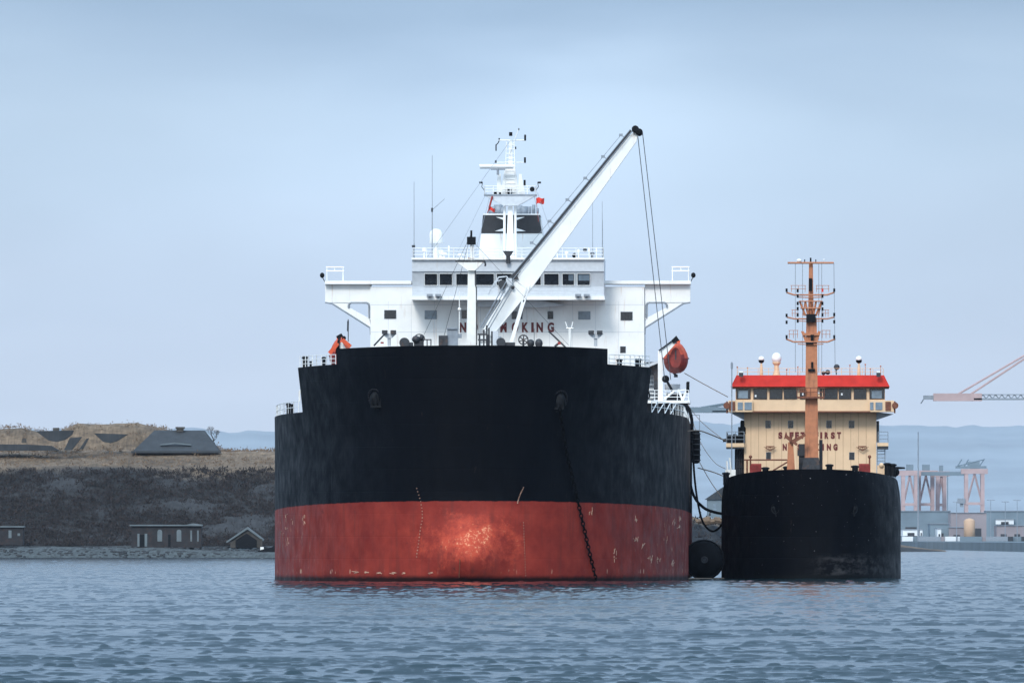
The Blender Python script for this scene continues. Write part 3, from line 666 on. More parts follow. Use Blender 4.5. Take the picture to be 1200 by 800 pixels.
def win(x0, x1, y0, y1, t, parent, pale=False, F=T, frame='grey'):
    f_ = MB(); prect(F, f_, x0-.4, x1+.4, y0-.4, y1+.4, t-.05, t+.02); fo = f_.build('window', M[frame], parent)
    g_ = MB(); prect(F, g_, x0, x1, y0, y1, t-.10, t-.052); g_.build('pane', M['paleglass' if pale else 'glass'], fo)
for x0, x1, y0, y1, p in ((450.5, 464, 363.5, 373, 0), (498, 511.5, 364, 373.5, 1), (541, 547.5, 363.5, 373, 0), (600, 605.5, 365, 373.5, 0), (607, 612, 365, 373.5, 0), (642, 648, 365, 373.5, 0), (678, 691.5, 365, 374, 1), (727.5, 741, 365.5, 375, 0), (727, 733, 406, 413, 0), (455, 461, 406, 413, 0)):
    win(x0, x1, y0, y1, TS, superstructure, p)
# plate seams
w = MB()
for y in (357, 389): 
    a = T.P(434.5, y, TS); b_ = T.P(754.5, y, TS); w.box((a.x, TS-.012, a.z-.03), (b_.x, TS-.002, a.z+.03))
for x in range(455, 750, 27): 
    a = T.P(x, 420, TS); b_ = T.P(x, 353, TS); w.box((a.x-.02, TS-.010, a.z), (a.x+.02, TS-.003, b_.z))
w.build('plate_seam', mat('seam_grey', (.55, .57, .60), .6, .1), tanker)
# bridge front, leaning forward towards its top
TB = 198.5
bf = MB(); xl, xr = T.P(483, 330, TB).x, T.P(708, 330, TB).x
def zz(y): return T.P(600, y, TB).z
prof = [(TB+.5, zz(347)), (TB+.5, zz(336)), (TB-.25, zz(318.5)), (TB-.45, zz(318)), (TB-.45, zz(303)), (TB+14, zz(303)), (TB+14, zz(347))]
bf.add([(xl, y, z) for y, z in prof] + [(xr, y, z) for y, z in prof], [tuple(range(7)), tuple(range(13, 6, -1))] + [(i, (i+1) % 7, (i+1) % 7+7, i+7) for i in range(7)])
bridge = bf.build('wheelhouse', M['bridge'], tanker)
w = MB(); prect(T, w, 481.8, 708.6, 346.9, 351.2, TB-1.2, TB+12); w.build('bridge_ledge', M['white'], tanker)
w = MB(); prect(T, w, 482.3, 708.2, 302, 304.2, TB-.9, TB+14.3); w.build('bridge_roof', M['white'], tanker)
w = MB(); ppoly(T, w, [(634, 352), (662, 357.5), (634, 360), (560, 359), (540, 352)], TS-2.6, TS); w.build('under_bracket', M['bridge'], tanker)
for x0, x1, p in ((497.5, 512.5, 0), (515, 530, 0), (534.5, 550, 0), (557.5, 579, 0), (582, 600, 0), (603, 618, 0), (621, 634, 0), (637.5, 655, 0), (659, 673, 0), (676.5, 691.5, 0)):
    a = T.P(x0, 334.5, TB+.35); b_ = T.P(x1, 320.5, TB-.25)
    w = MB(); o_ = -.12
    ya = TB+.5 - .75*(334.5-336)/(318.5-336)*1.0; yb2 = TB+.5 - .75*(320.5-336)/(318.5-336)
    w.add([(a.x, ya+o_, a.z), (b_.x, ya+o_, a.z), (b_.x, yb2+o_, b_.z), (a.x, yb2+o_, b_.z), (a.x, ya+.1, a.z), (b_.x, ya+.1, a.z), (b_.x, yb2+.1, b_.z), (a.x, yb2+.1, b_.z)], [(0,1,2,3), (0,4,5,1), (1,5,6,2), (2,6,7,3), (3,7,4,0)])
    pn = w.build('window', M['glass'], bridge)
    w = MB()
    for (p0, p1) in (((a.x, ya-.14, a.z), (b_.x, ya-.14, a.z)), ((a.x, yb2-.14, b_.z), (b_.x, yb2-.14, b_.z)), ((a.x, ya-.14, a.z), (a.x, yb2-.14, b_.z)), ((b_.x, ya-.14, a.z), (b_.x, yb2-.14, b_.z))): w.tube(p0, p1, .035, n=4)
    if x0 in (676.5, 659):
        g2 = MB(); xa_ = a.x + (.15 if x0 > 670 else .75); g2.add([(xa_, ya-.135, a.z+.15), (b_.x-.1, ya-.135, a.z+.15), (b_.x-.1, yb2-.135, b_.z-.15), (xa_, yb2-.135, b_.z-.15)], [(0,1,2,3)]); g2.build('painted_pane_light', M['paleglass'], bridge)  # pale panel paints the bright interior seen through the glass
    w.build('window_frame', M['white'], bridge)
w = MB(); prect(T, w, 485.5, 497, 320, 346, TB-.60, TB-.47); 
def rail(F, mb, pts, h, posts, rows=3, r=.045):
    """pts: world-like local points along the base"""
    P = [Vector(p) for p in pts]
    for k in range(1, rows+1):
        mb.path([p + Vector((0, 0, h*k/rows)) for p in P], r, 5)
    for a, b_ in zip(P, P[1:]):
        L_ = (b_-a).length; n_ = max(1, int(L_/posts))
        for k in range(n_+1): q = a + (b_-a)*k/n_; mb.tube(q, q+Vector((0, 0, h)), r*1.15, n=5)
w = MB(); rail(T, w, [T.P(484, 302, TB+8), T.P(484, 302, TB-.6), T.P(707, 302, TB-.6), T.P(707, 302, TB+8)], 1.15, 1.6); w.build('roof_railing', M['white'], tanker)
w = MB(); rail(T, w, [T.P(484, 346.9, TB-1.0), T.P(707, 346.9, TB-1.0)], .95, 1.5, 3, .03); w.build('bridge_walk_railing', M['bridge'], tanker)
for x0 in (500, 510, 674, 684):
    w = MB(); prect(T, w, x0, x0+7, 344.5, 347, TB-1.9, TB-1.2); prect(T, w, x0+2.5, x0+4.5, 346.5, 349, TB-1.5, TB-1.21); w.build('flood_lamp', M['grey'], tanker)
# monkey island clutter
rr = random.Random(12)
for x, y0_, y1_, r_ in ((497, 290, 303, .25), (517, 293, 303, .3), (526, 288, 303, .12), (641, 296, 303, .35), (653, 291, 303, .15), (664, 294, 303, .22), (678, 292, 303, .15), (694, 296, 303, .3), (690, 290, 303, .09), (520, 296, 303, .45), (540, 297, 303, .4), (699, 290, 303, .1)):
    w = MB(); c = T.P(x, y1_, TB+3); h_ = (y1_-y0_)*.103; w.lathe(c, [(r_*.4, 0), (r_*.4, h_*.6), (r_, h_*.62), (r_, h_*.9), (r_*.6, h_)], 10); w.build('roof_fitting', M['white' if rr.random() < .7 else 'dark'], tanker)
w = MB(); c = T.P(673.5, 299.5, TB+1.5); w.sph(c, .32); w.tube(c-Vector((0, 0, .8)), c, .12); w.build('searchlight', M['black'], tanker)
w = MB(); c = T.P(511, 281, TB+4); w.lathe(c + Vector((0, 0, -.45)), [(.8, 0), (.86, .1), (.80, .5), (.86, .95), (.80, 1.3), (.58, 1.6), (.28, 1.76), (.03, 1.8)], 18); w.build('radome', M['white'], tanker, True)
w = MB(); w.lathe(T.P(511, 303, TB+4), [(.3, 0), (.22, 1.2), (.22, 1.5), (.4, 1.72)], 10); pt(T, w, 507, 303, TB+4, 509, 284, TB+4, .05); pt(T, w, 515, 303, TB+4, 513, 284, TB+4, .05); w.build('radome_pedestal', M['white'], tanker)
for x, y0_, y1_, r_ in ((485.2, 213, 303, .045), (506.5, 182, 303, .045), (694.5, 238, 303, .04), (705.8, 236, 303, .04), (485.2, 285, 303, .09), (506.5, 246, 303, .08), (706, 258, 303, .07)):
    w = MB(); pt(T, w, x, y1_, TB+2, x, y0_, TB+2, r_, r2=r_*.6); w.build('whip_antenna', M['grey'], tanker)
w = MB(); pt(T, w, 506.5, 246, TB+2, 521, 233, TB+2, .035); w.build('whip_antenna', M['grey'], tanker)
w = MB(); c = T.P(506.3, 246, TB+2); w.tube(c-Vector((0,0,.25)), c+Vector((0,0,.25)), .12); c = T.P(484.6, 288.5, TB+2); w.tube(c-Vector((.2,0,0)), c+Vector((.2,0,0)), .15); w.build('antenna_base', M['dark'], tanker)
w = MB(); c = T.P(685.5, 293, TB+2); w.sph(c, .25); w.build('antenna_base', M['dark'], tanker)
# funnel
TF = 216
w = MB()
pa = [T.P(x, y, TF) for x, y in ((566.5, 250.5), (632.5, 250.5), (640.5, 304), (560.5, 304))]; dp = 9
w.add(pa + [p + Vector((0, dp, 0)) for p in pa], [(0,1,2,3), (4,7,6,5), (0,4,5,1), (1,5,6,2), (2,6,7,3), (3,7,4,0)]); funnel = w.build('funnel', M['white'], tanker)
w = MB(); ppoly(T, w, [(566, 252), (632.8, 252), (635, 273.5), (563.8, 273.5)], TF-.06, TF+dp+.06); w.build('funnel_band', M['funnelblack'], tanker)
w = MB()
for a, b_ in ((1, 0), (-1, 1196)):
    fx = lambda x: a*x + b_
    ppoly(T, w, [(fx(581), 254.3), (fx(592.6), 255), (fx(592.6), 258.8)], TF-.14, TF-.062); ppoly(T, w, [(fx(580), 270.8), (fx(592.6), 266.6), (fx(592.6), 271.2)], TF-.14, TF-.062)
w.build('funnel_emblem', M['white'], tanker)
for x, r_, y0_ in ((577, .5, 242), (584, .55, 240), (588.5, .4, 243), (608, .45, 241), (614, .5, 242), (621, .18, 242), (625.5, .2, 240), (630, .15, 244)):
    w = MB(); w.tube(T.P(x, 251, TF+3), T.P(x, y0_, TF+3), r_, n=12); w.build('exhaust_pipe', M['grey'], tanker, True)
# radar mast
TM = 209
w = MB()
def quadcol(mb, F, pts, t, d):
    a = [F.P(x, y, t) for x, y in pts]; mb.add(a + [p + Vector((0, d, 0)) for p in a], [(0,1,2,3), (4,7,6,5), (0,4,5,1), (1,5,6,2), (2,6,7,3), (3,7,4,0)])
quadcol(w, T, [(595.8, 232), (600.4, 232), (602.5, 304), (593, 304)], TM, 1.0)
for x in (591.2, 604): pt(T, w, x, 304, TM+.3, x, 236, TM+.3, .16)
w.build('radar_mast', M['white'], tanker)
w = MB(); quadcol(w, T, [(568, 229), (628, 229), (607, 241), (590, 241)], TM-.8, 3); w.build('mast_platform', M['bridge'], tanker)
w = MB(); prect(T, w, 567, 629, 227.6, 229.2, TM-.9, TM+2.3); w.build('mast_platform_edge', M['grey'], tanker)
w = MB(); rail(T, w, [T.P(568, 227.6, TM+2), T.P(568, 227.6, TM-.8), T.P(628, 227.6, TM-.8), T.P(628, 227.6, TM+2)], 1.0, 1.0); w.build('mast_railing', M['white'], tanker)
w = MB(); quadcol(w, T, [(592.5, 193), (603.5, 193), (608, 228), (586, 228)], TM, 1.6); quadcol(w, T, [(583, 204), (587, 204), (588, 228), (582, 228)], TM+.2, .6); quadcol(w, T, [(608, 204), (611, 204), (615.5, 228), (607, 228)], TM+.2, .8)
for x in (591.5, 604.5): pt(T, w, x, 228, TM-.1, x+ (2 if x < 598 else -2), 166, TM-.1, .06)
for y in range(170, 228, 5): pt(T, w, 593, y, TM-.12, 603.5, y, TM-.12, .04)
w.build('upper_mast', M['white'], tanker)
w = MB(); quadcol(w, T, [(596.8, 165), (599.8, 165), (601, 194), (595.6, 194)], TM+.2, .4); pt(T, w, 585, 164.5, TM+.3, 616, 164.5, TM+.3, .08); pt(T, w, 581, 190.5, TM+.3, 616, 190.5, TM+.3, .06)
pt(T, w, 597, 180, TM, 608, 151, TM, .05); w.build('topmast', M['white'], tanker)
w = MB(); pt(T, w, 562, 194.6, TM-1.6, 602, 194.6, TM-1.6, .22, 8); w.build('radar_scanner', M['white'], tanker)
w = MB(); pt(T, w, 562.5, 196.6, TM-1.6, 601.5, 196.6, TM-1.6, .13, 6); pt(T, w, 575, 197.8, TM-1.6, 592, 197.8, TM-1.6, .15, 6); pt(T, w, 583.5, 197, TM-1.6, 583.5, 205, TM-1.6, .16, 8); w.build('scanner_gearbox', M['grey'], tanker)
w = MB()
for x, y0_, y1_, r_ in ((615.4, 158, 165, .13), (615.2, 184.5, 191, .13), (598.5, 155, 159.5, .22), (581.3, 169.5, 177, .08), (608, 150.5, 153, .07), (604.3, 172, 175, .08), (614.8, 211, 217.5, .14), (585, 162, 164, .09), (581, 188, 191, .12), (580.5, 225, 228, .2), (586, 225.5, 228, .15), (597, 221, 228, .26)):
    pt(T, w, x, y1_, TM-.4, x, y0_, TM-.4, r_, 8)
w.sph(T.P(623.7, 221.7, TM-1), .3); w.path([T.P(x, y, TM) for x, y in ((581.3, 170), (583.5, 168), (585, 165))], .06)
for x, s_ in ((561.5, 1), (634, -1)): w.path([T.P(x, 214, TM), T.P(x+4*s_, 214, TM)], .12); w.path([T.P(x+4*s_, 214, TM), T.P(x+3*s_, 219, TM), T.P(x+6*s_, 223, TM)], .04)
w.build('navigation_light', M['black'], tanker)
w = MB(); quadcol(w, T, [(589, 294), (602, 294), (598, 300), (593, 300)], TB-1.2, .8); pt(T, w, 595.5, 299.5, TB-.9, 595.5, 309, TB-.9, .26, 8); w.build('horn', M['dark'], tanker)
for pts in (((570, 226, TM), (533, 302, TB)), ((574, 230, TM), (556, 300, TB)), ((626, 230, TM), (642, 300, TB+2)), ((630, 226, TM), (655, 300, TB+2)), ((598, 165, TM), (500, 302, TB)) ):
    w = MB(); w.tube(T.P(*pts[0]), T.P(*pts[1]), .022, n=4); w.build('mast_stay', M['grey'], tanker)
# lettering
def letters(F, chars, y, t, hpx, wpx, parent, name='lettering', bold=.02):
    for ch, x in chars:
        cu = bpy.data.curves.new('t', 'FONT'); cu.body = ch; cu.align_x = 'CENTER'; cu.size = 1; cu.offset = bold; cu.extrude = .01
        to = bpy.data.objects.new('t', cu); S.collection.objects.link(to); dg = bpy.context.evaluated_depsgraph_get(); dg.update()
        me = bpy.data.meshes.new_from_object(to.evaluated_get(dg)); bpy.data.objects.remove(to)
        co = np.array([v.co[:] for v in me.vertices]); mn, mx_ = co.min(0), co.max(0)
        a = F.P(x, y, t); k = (F.Y0+t)/FPX; sc_ = hpx*k/(mx_[1]-mn[1]); wd = wpx*k/max(.3, (mx_[0]-mn[0])) if ch != 'I' else sc_
        ctr = (mn[0]+mx_[0])/2
        for v in me.vertices:
            c_ = v.co.copy(); v.co = (a.x + (c_.x-ctr)*wd, t - .03 - c_.z*2, a.z + (c_.y-mn[1])*sc_)
        o = bpy.data.objects.new(name, me); S.collection.objects.link(o); me.materials.clear(); me.materials.append(M['letter']); o.parent = parent
letters(T, [('N', 542.5), ('O', 556), ('S', 577), ('M', 590), ('O', 603.5), ('K', 615.5), ('I', 624), ('N', 632.5), ('G', 645.5)], 389.3, TS, 11.6, 7.6, superstructure, bold=.05)

# --- foremast, forward deck gear
t0 = 14
w = MB(); quadcol(w, T, [(548.4, 312), (557, 312), (559, 412), (546.6, 412)], t0, .9); w.build('foremast', M['mastwhite'], tanker)
w = MB(); quadcol(w, T, [(534, 306), (568, 306), (556.5, 317), (548.6, 317)], t0-.5, 1.8); w.build('foremast_platform', M['mastwhite'], tanker)
w = MB(); prect(T, w, 533.5, 568.5, 305, 306.6, t0-.6, t0+1.4); w.path([T.P(568, 307, t0-.6), T.P(569, 309, t0-.6), T.P(568.5, 312, t0-.6)], .1); w.path([T.P(557, 312, t0-.05), T.P(557, 333, t0-.05), T.P(558.4, 338, t0-.05), T.P(558.4, 404, t0-.05)], .06); w.build('platform_edge', M['dark'], tanker)
w = MB(); rail(T, w, [T.P(535, 305, t0-.4), T.P(567, 305, t0-.4)], .5, .8, 1, .02); pt(T, w, 552.4, 306, t0, 552.4, 285, t0, .14); prect(T, w, 548.5, 556, 301.5, 303.5, t0-.2, t0+.3); pt(T, w, 555, 306, t0, 555, 286, t0, .05); w.build('topmast', M['mastwhite'], tanker)
w = MB(); prect(T, w, 547.2, 557.4, 277.5, 286.5, t0-.4, t0+.6); pt(T, w, 552.3, 277.6, t0, 552.3, 270, t0, .12, 8); w.build('masthead_light', M['black'], tanker)
w = MB(); pt(T, w, 538.3, 404, t0-1, 538.3, 341, t0-1, .05); w.sph(T.P(538.3, 362.4, t0-1), .19); w.build('signal_staff', M['mastwhite'], tanker)
for a in (((553, 272, t0), (497, 392, 60)), ((549, 285, t0), (520, 395, 40)), ((556, 285, t0), (667, 405, 25))):
    w = MB(); w.tube(T.P(*a[0]), T.P(*a[1]), .022, n=4); w.build('mast_stay', M['wire'], tanker)
def gear(name, fn, mt='dark'):
    w = MB(); fn(w); return w.build(name, M[mt], tanker)
tg = 9.
gear('equipment_box', lambda w: (prect(T, w, 514, 524.5, 393, 407, tg, tg+1.2), prect(T, w, 516, 519, 395.5, 400, tg-.1, tg)))
gear('equipment_box', lambda w: (prect(T, w, 524, 536.5, 384.8, 407, tg+.3, tg+1.6), prect(T, w, 536, 541, 391, 396, tg+.4, tg+1), prect(T, w, 523.5, 537, 384, 385.5, tg+.1, tg+1.7)), 'grey')
def wheel(w, x, y, r_):
    c = T.P(x, y, tg); w.ring(c, r_, r_, .07, 16)
    for k in range(3): a = k*math.pi/3+.4; w.tube(c+Vector((math.cos(a)*r_, 0, math.sin(a)*r_)), c-Vector((math.cos(a)*r_, 0, math.sin(a)*r_)), .06, n=5)
gear('windlass', lambda w: (w.lathe(T.P(474, 401.5, tg), [(.55, -.6), (.55, -.45), (.3, -.4), (.3, .4), (.55, .45), (.55, .6)], 16, 'y'), prect(T, w, 469, 484, 401, 408, tg-.3, tg+1)))
gear('winch_drum', lambda w: (w.ring(T.P(491.5, 396.5, tg), .55, .45, .06, 16, 0), prect(T, w, 485, 496, 397, 407, tg, tg+1.2), w.sph(T.P(487.5, 397.5, tg), .45, .5, .4), w.sph(T.P(494, 395.5, tg), .25, .3, .3)))
gear('mooring_bench', lambda w: (prect(T, w, 495, 505.5, 397.2, 398.4, tg, tg+.7), [pt(T, w, x, 398, tg, x, 408, tg, .06) for x in (496, 500.5, 505)]))
def frames(w):
    for x, y in ((562, 392), (567, 386), (570.5, 381), (573, 384), (576.5, 388)): pt(T, w, x, 408, tg, x, y, tg, .09)
    pt(T, w, 559.5, 391.5, tg, 571, 391.5, tg, .1); pt(T, w, 560, 398, tg, 570, 398, tg, .09); prect(T, w, 571, 574, 392, 408, tg, tg+.4)
gear('pipe_frame', frames)
gear('fairlead_roller', lambda w: (w.lathe(T.P(587, 401, tg), [(.5, -.4), (.5, .4)], 14, 'y'), prect(T, w, 589, 603.5, 401, 408, tg, tg+.9), w.tube(T.P(584, 404, tg), T.P(590, 397.4, tg), .07)))
gear('hand_wheel', lambda w: (wheel(w, 613.3, 398, .50), pt(T, w, 613.3, 398, tg, 613.3, 408, tg, .12)))
gear('ventilator', lambda w: (w.sph(T.P(622, 402, tg), .4, .4, .42), w.tube(T.P(622, 403, tg), T.P(622, 410, tg), .3)))
gear('ventilator', lambda w: (w.sph(T.P(631.5, 402, tg), .42, .42, .48), w.tube(T.P(631.5, 403, tg), T.P(631.5, 410, tg), .38), pt(T, w, 626, 385, tg, 626, 408, tg, .03)))
gear('davit_arm', lambda w: (pt(T, w, 643, 388, tg, 664, 408, tg, .09), pt(T, w, 650, 406, tg, 657, 400.5, tg, .12)))
gear('davit_block', lambda w: (prect(T, w, 653.5, 657, 400.5, 403.5, tg-.3, tg-.05), prect(T, w, 446, 449.5, 400.5, 402.5, tg, tg+.4)), 'redgear')
gear('horn_post', lambda w: (pt(T, w, 667.8, 408, tg+5, 667.8, 385, tg+5, .14), pt(T, w, 663.5, 384.6, tg+5, 672, 384.6, tg+5, .08), pt(T, w, 662.5, 377, tg+5, 665, 384.5, tg+5, .06), pt(T, w, 671.5, 377, tg+5, 669.5, 384.5, tg+5, .06)), 'mastwhite')
def flood(x, y, s_=1):
    w = MB(); quadcol(w, T, [(x-9, y+1.5), (x+9, y+1.5), (x+3, y+7), (x-3, y+7)], 17.5, .8); w.build('lamp_bracket', M['bridge'], tanker)
    for dx in (-5, 5):
        w = MB(); prect(T, w, x+dx-3.5, x+dx+3, y-2.2, y+1.8, 17, 17.7); w.build('flood_lamp', M['dark'], tanker)
    w = MB(); pt(T, w, x, y+6, 17.8, x, y+16, 17.8, .18); w.build('lamp_post', M['bridge'], tanker)
flood(456, 389); flood(698, 389.5)
gear('lamp_brace', lambda w: pt(T, w, 438, 405, tg, 452, 390, tg, .09))
gear('whip_antenna', lambda w: (pt(T, w, 408, 400, 30, 408, 374, 30, .05), pt(T, w, 407.6, 388, 30, 407.8, 376, 30, .10)))
# railings on forecastle and main deck
for sd_ in (-1, 1):
    w = MB()
    pts = [(sd_*(hw(t_+stem(23), 23)-.15), t_+stem(23)*.7, 23.0) for t_ in (12.6, 15, 18, 21, 24.6)]; rail(T, w, pts, 1.3, 1.2, 3, .04)
    w.build('forecastle_railing', M['white'], tanker)
def mdp(sd_, t_): return (sd_*(hw(t_, 18)-.25), t_, ztop(t_)-.02)
for sd_ in (-1, 1):
    w = MB(); pts = [mdp(sd_, t_) for t_ in (27, 30, 34, 38, 43, 48, 54, 60)]; rail(T, w, pts, 1.25, 2.4, 2, .038); rail(T, w, [mdp(sd_, t_) for t_ in (60, 110, 180)], 1.1, 12, 2, .025)
    if sd_ > 0:
        for a, b_ in zip(pts, pts[1:5]): w.tube(Vector(a), Vector(b_)+Vector((0, 0, 1.25)), .06)
    w.build('deck_railing', M['white'], tanker)
for x, y0_, y1_, t_, r_ in ((357.5, 417.5, 431, 22, .26), (364, 423, 431, 20, .12), (379.5, 418, 430, 15, .18), (726, 421, 430, 16, .27), (745.5, 420, 432, 20, .12), (749, 420, 433, 21, .22), (338, 472, 486, 42, .22), (342, 473, 486, 38, .14)):
    w = MB(); c = T.P(x, y1_, t_); h_ = (y1_-y0_)*.093; w.lathe(c, [(r_, 0), (r_, h_*.8), (r_*1.4, h_*.82), (r_*1.4, h_*.92), (r_*.8, h_)], 10); w.build('bollard', M['black'], tanker)
w = MB(); pt(T, w, 351, 470, 30, 351, 458, 30, .1); w.path([T.P(351, 458, 30), T.P(352.5, 457, 30), T.P(352.5, 460, 30)], .1); w.build('vent_pipe', M['mastwhite'], tanker)
# anchor pockets, anchors
for x, y, sd_ in ((441, 468, -1), (655, 470, 1)):
    c = skin(x, y); w = MB(); nrm = Vector((sd_*.55, -.8, 0)); c = c + Vector((0, -.15, 0)); tl = .55*sd_
    for rr_, off in ((.95, .15),):
        pts = []
        for k in range(25):
            a = 2*math.pi*k/24; x_ = rr_*math.cos(a); z_ = rr_*1.15*math.sin(a)
            pts.append(c + Vector((x_*.85 + z_*.25*sd_, tl*x_ + off - .25*z_*0, z_)))
        w.path(pts, .10)
    w.build('hawse_lip', mat('hawse_grey', (.006, .006, .008), .6, .3, spec=.15), tanker, True)
    w = MB(); w.sph(c + Vector((0, .35, 0)), .75, .5, .9); w.build('hawse_pipe', M['black'], tanker, True)
def anchor(px, py, label):
    c = skin(px, py) + Vector((0, -.25, .1)); q = T.world(c); root = empty('ship_anchor', q); root.scale = (.72, .9, .72); tag(root, label, 'anchor', 'bow anchors stowed in the hull')
    w = MB(); w.tube((0, 0, .9), (0, 0, -.8), .16, .2); w.build('shank', M['black'], root)
    w = MB(); w.box((-.8, -.25, -1.1), (.8, .25, -.75)); w.build('crown', M['black'], root)
    for k in (-1, 1): w = MB(); w.add([(k*.75, -.2, -.8), (k*.45, -.2, -.8), (k*.72, -.25, .45), (k*.75, .2, -.8), (k*.45, .2, -.8), (k*.72, .15, .45)], [(0,1,2), (3,5,4), (0,2,5,3), (1,4,5,2), (0,3,4,1)]); w.build('fluke', M['black'], root)
anchor(440.5, 470, 'dark anchor stowed in the left-hand pocket of the tanker bow')
anchor(654.5, 472, 'dark anchor stowed in the right-hand pocket of the tanker bow')
# chain from the right-hand pocket into the water
pts = [skin(656, 478) + Vector((0, -.6, 0)), skin(664, 530) + Vector((.0, -.5, 0)), skin(677.5, 588) + Vector((0, -.4, 0)), skin(688, 634)+Vector((0, -.55, 0)), skin(699, 682)+Vector((0, -.7, 0))]
w = MB(); acc = 0; i = 0
for a, b_ in zip(pts, pts[1:]):
    d = b_-a; L_ = d.length; n_ = int(L_/.42); d = d.normalized(); sdv = d.cross(Vector((0, 1, 0))).normalized(); fw = d.cross(sdv)
    for k in range(n_):
        c = a + d*(k+.5)*L_/n_; s2 = sdv if i % 2 == 0 else (sdv*.35 + fw*.9); i += 1
        w.path([c + d*.30*math.cos(u) + s2*.17*math.sin(u) for u in np.linspace(0, 2*math.pi, 9)], .065, 5)
o = w.build('anchor_chain', mat('chain_black', (.0022, .0024, .003), .8, .3, 3, spec=.05)); o.location = tanker.location; o.rotation_euler = tanker.rotation_euler
tag(o, 'dark anchor chain slanting down the red bow into the water', 'chain')
# draught marks
w = MB()
def mark(px, py, s_):
    c = skin(px, py); p = c + Vector((0, -.12, 0)); k = s_*.1
    w.box((p.x-k, p.y-.04, p.z-k*.2), (p.x+k, p.y+.02, p.z+k*.25)); w.box((p.x-k*(random.random()), p.y-.04, p.z-k*.9), (p.x-k*.2+.04, p.y+.02, p.z+k*.9))
for i in range(22):
    u = i/21; y = 572 + 80*u; x = 485.5 + 9.5*math.sin(min(1, u*1.6+.15)*math.pi*.62) - (11*(u-.45) if u > .45 else 0); mark(x, y, .7)
for i in range(12): u = i/11; mark(613.5 - 7*math.sin(u*1.3), 571 + 18*u, .7)
for i in range(20): u = i/19; mark(613.5 + 2.5*u, 612 + 62*u, .5)
w.build('draught_mark', mat('mark_paint', (.34, .20, .15), .7, .3), tanker)
for px_, py_, ln in ((546.5, 672, 7), ):
    w = MB(); w.tube(skin(539, 655)+Vector((0, -.2, 0)), skin(538, 676)+Vector((0, -.2, 0)), .05); w.build('stem_scar', M['rust'], tanker)
# load marks and small white signs near the shoulders
w = MB(); rr = random.Random(8)
for (x, y, kk) in ((336, 603, 3), (343, 610, 2), (355, 607, 4), (357, 613, 3), (330, 625, 3), (338, 634, 3), (335, 618, 2), (692, 599, 5), (745, 608, 5), (746, 632, 6), (752, 639, 5), (721, 645, 4), (762, 655, 8), (772, 656, 6), (788, 659, 6), (789, 612, 5), (796, 607, 6), (797, 616, 5), (780, 633, 3), (720, 654, 3), (416, 670, 5), (430, 670, 6), (445, 671, 6), (460, 671, 6), (472, 671, 5), (506, 671, 4)):
    for k in range(kk):
        x_ = x + rr.uniform(-2.2, 2.2); y_ = y + rr.uniform(-2.5, 2.5) if y < 668 else y + rr.uniform(-.8, .8); c = skin(x_, y_); L_ = rr.uniform(.06, .26)
        a = rr.choice((math.pi/2, math.pi/2, 1.3, rr.uniform(0, 3))) if y < 668 else rr.uniform(-.3, .3)
        dv = Vector((math.cos(a)*L_, math.cos(a)*L_*(1.0 if x > 551 else -1.0)*hw(30, 5)*0, math.sin(a)*L_)); t2 = hull_t(c.x+dv.x, c.z+dv.z); t1_ = hull_t(c.x-dv.x, c.z-dv.z)
        w.tube((c.x-dv.x, t1_-.03, c.z-dv.z), (c.x+dv.x, t2-.03, c.z+dv.z), .028, n=4)
w.build('hull_mark', mat('mark_white', (.48, .32, .23), .7, .3), tanker)

# --- crane amidships
TC = 110
root = MB(); a = T.P(574, 402, TC); root.lathe((a.x, TC+1, 17.8), [(1.2, 0), (1.2, 7), (1.1, a.z-17.8), (1.3, a.z-17.5), (1.3, a.z-17.0)], 20); crane = root.build('cargo_crane', M['white'], tanker, False)
def bar4(mb, p, q, w0, w1, d):             # tapering box girder in the plane of the photo
    p = Vector(p); q = Vector(q); u = (q-p).normalized(); n_ = Vector((-u.z, 0, u.x))
    v = [p-n_*w0/2, p+n_*w0/2, q+n_*w1/2, q-n_*w1/2]; mb.add(v + [x + Vector((0, d, 0)) for x in v], [(0,1,2,3), (4,7,6,5), (0,4,5,1), (1,5,6,2), (2,6,7,3), (3,7,4,0)])
w = MB(); bar4(w, T.P(571, 390, TC-.8), T.P(611.5, 334.5, TC-.8), 1.35, 2.15, 1.6); bar4(w, T.P(611.8, 334.3, TC-.8), T.P(742, 162, TC-.8), 2.15, 1.05, 1.6); bar4(w, T.P(741, 163.2, TC-.7), T.P(746, 156, TC-.7), 1.0, .6, 1.4); w.build('boom', M['white'], crane)
w = MB()
def off(x0, y0_, x1, y1_, o0, o1):          # shift the segment sideways to the boom's upper side
    p, q = T.P(x0, y0_, TC-.9), T.P(x1, y1_, TC-.9); u = (q-p).normalized(); n_ = Vector((-u.z, 0, u.x)); return p+n_*o0, q+n_*o1
p, q = off(609, 338, 745, 157, 1.42, .62); bar4(w, p, q, .42, .30, .9); w.build('boom_walkway', M['dark'], crane)
p, q = off(609, 338, 745, 157, 1.62, .80)
w = MB(); w.tube(p, q, .05); p2, q2 = off(609, 338, 745, 157, 1.25, .50); w.tube(p2 - Vector((0, .3, 0)), q2 - Vector((0, .3, 0)), .045); w.build('hydraulic_line', M['grey'], crane)
w = MB(); p3, q3 = off(640, 297, 738, 166, 2.05, 1.25); w.tube(p3, q3, .03)
for k in range(6):
    u = k/5; a = p3.lerp(q3, u); b_ = a - (p3-p)*0; base = p.lerp(q, .23+u*.72); w.tube(a, base, .05); w.box((a.x-.22, a.y-.1, a.z-.16), (a.x+.2, a.y+.2, a.z+.14))
w.build('boom_handrail', M['grey'], crane)
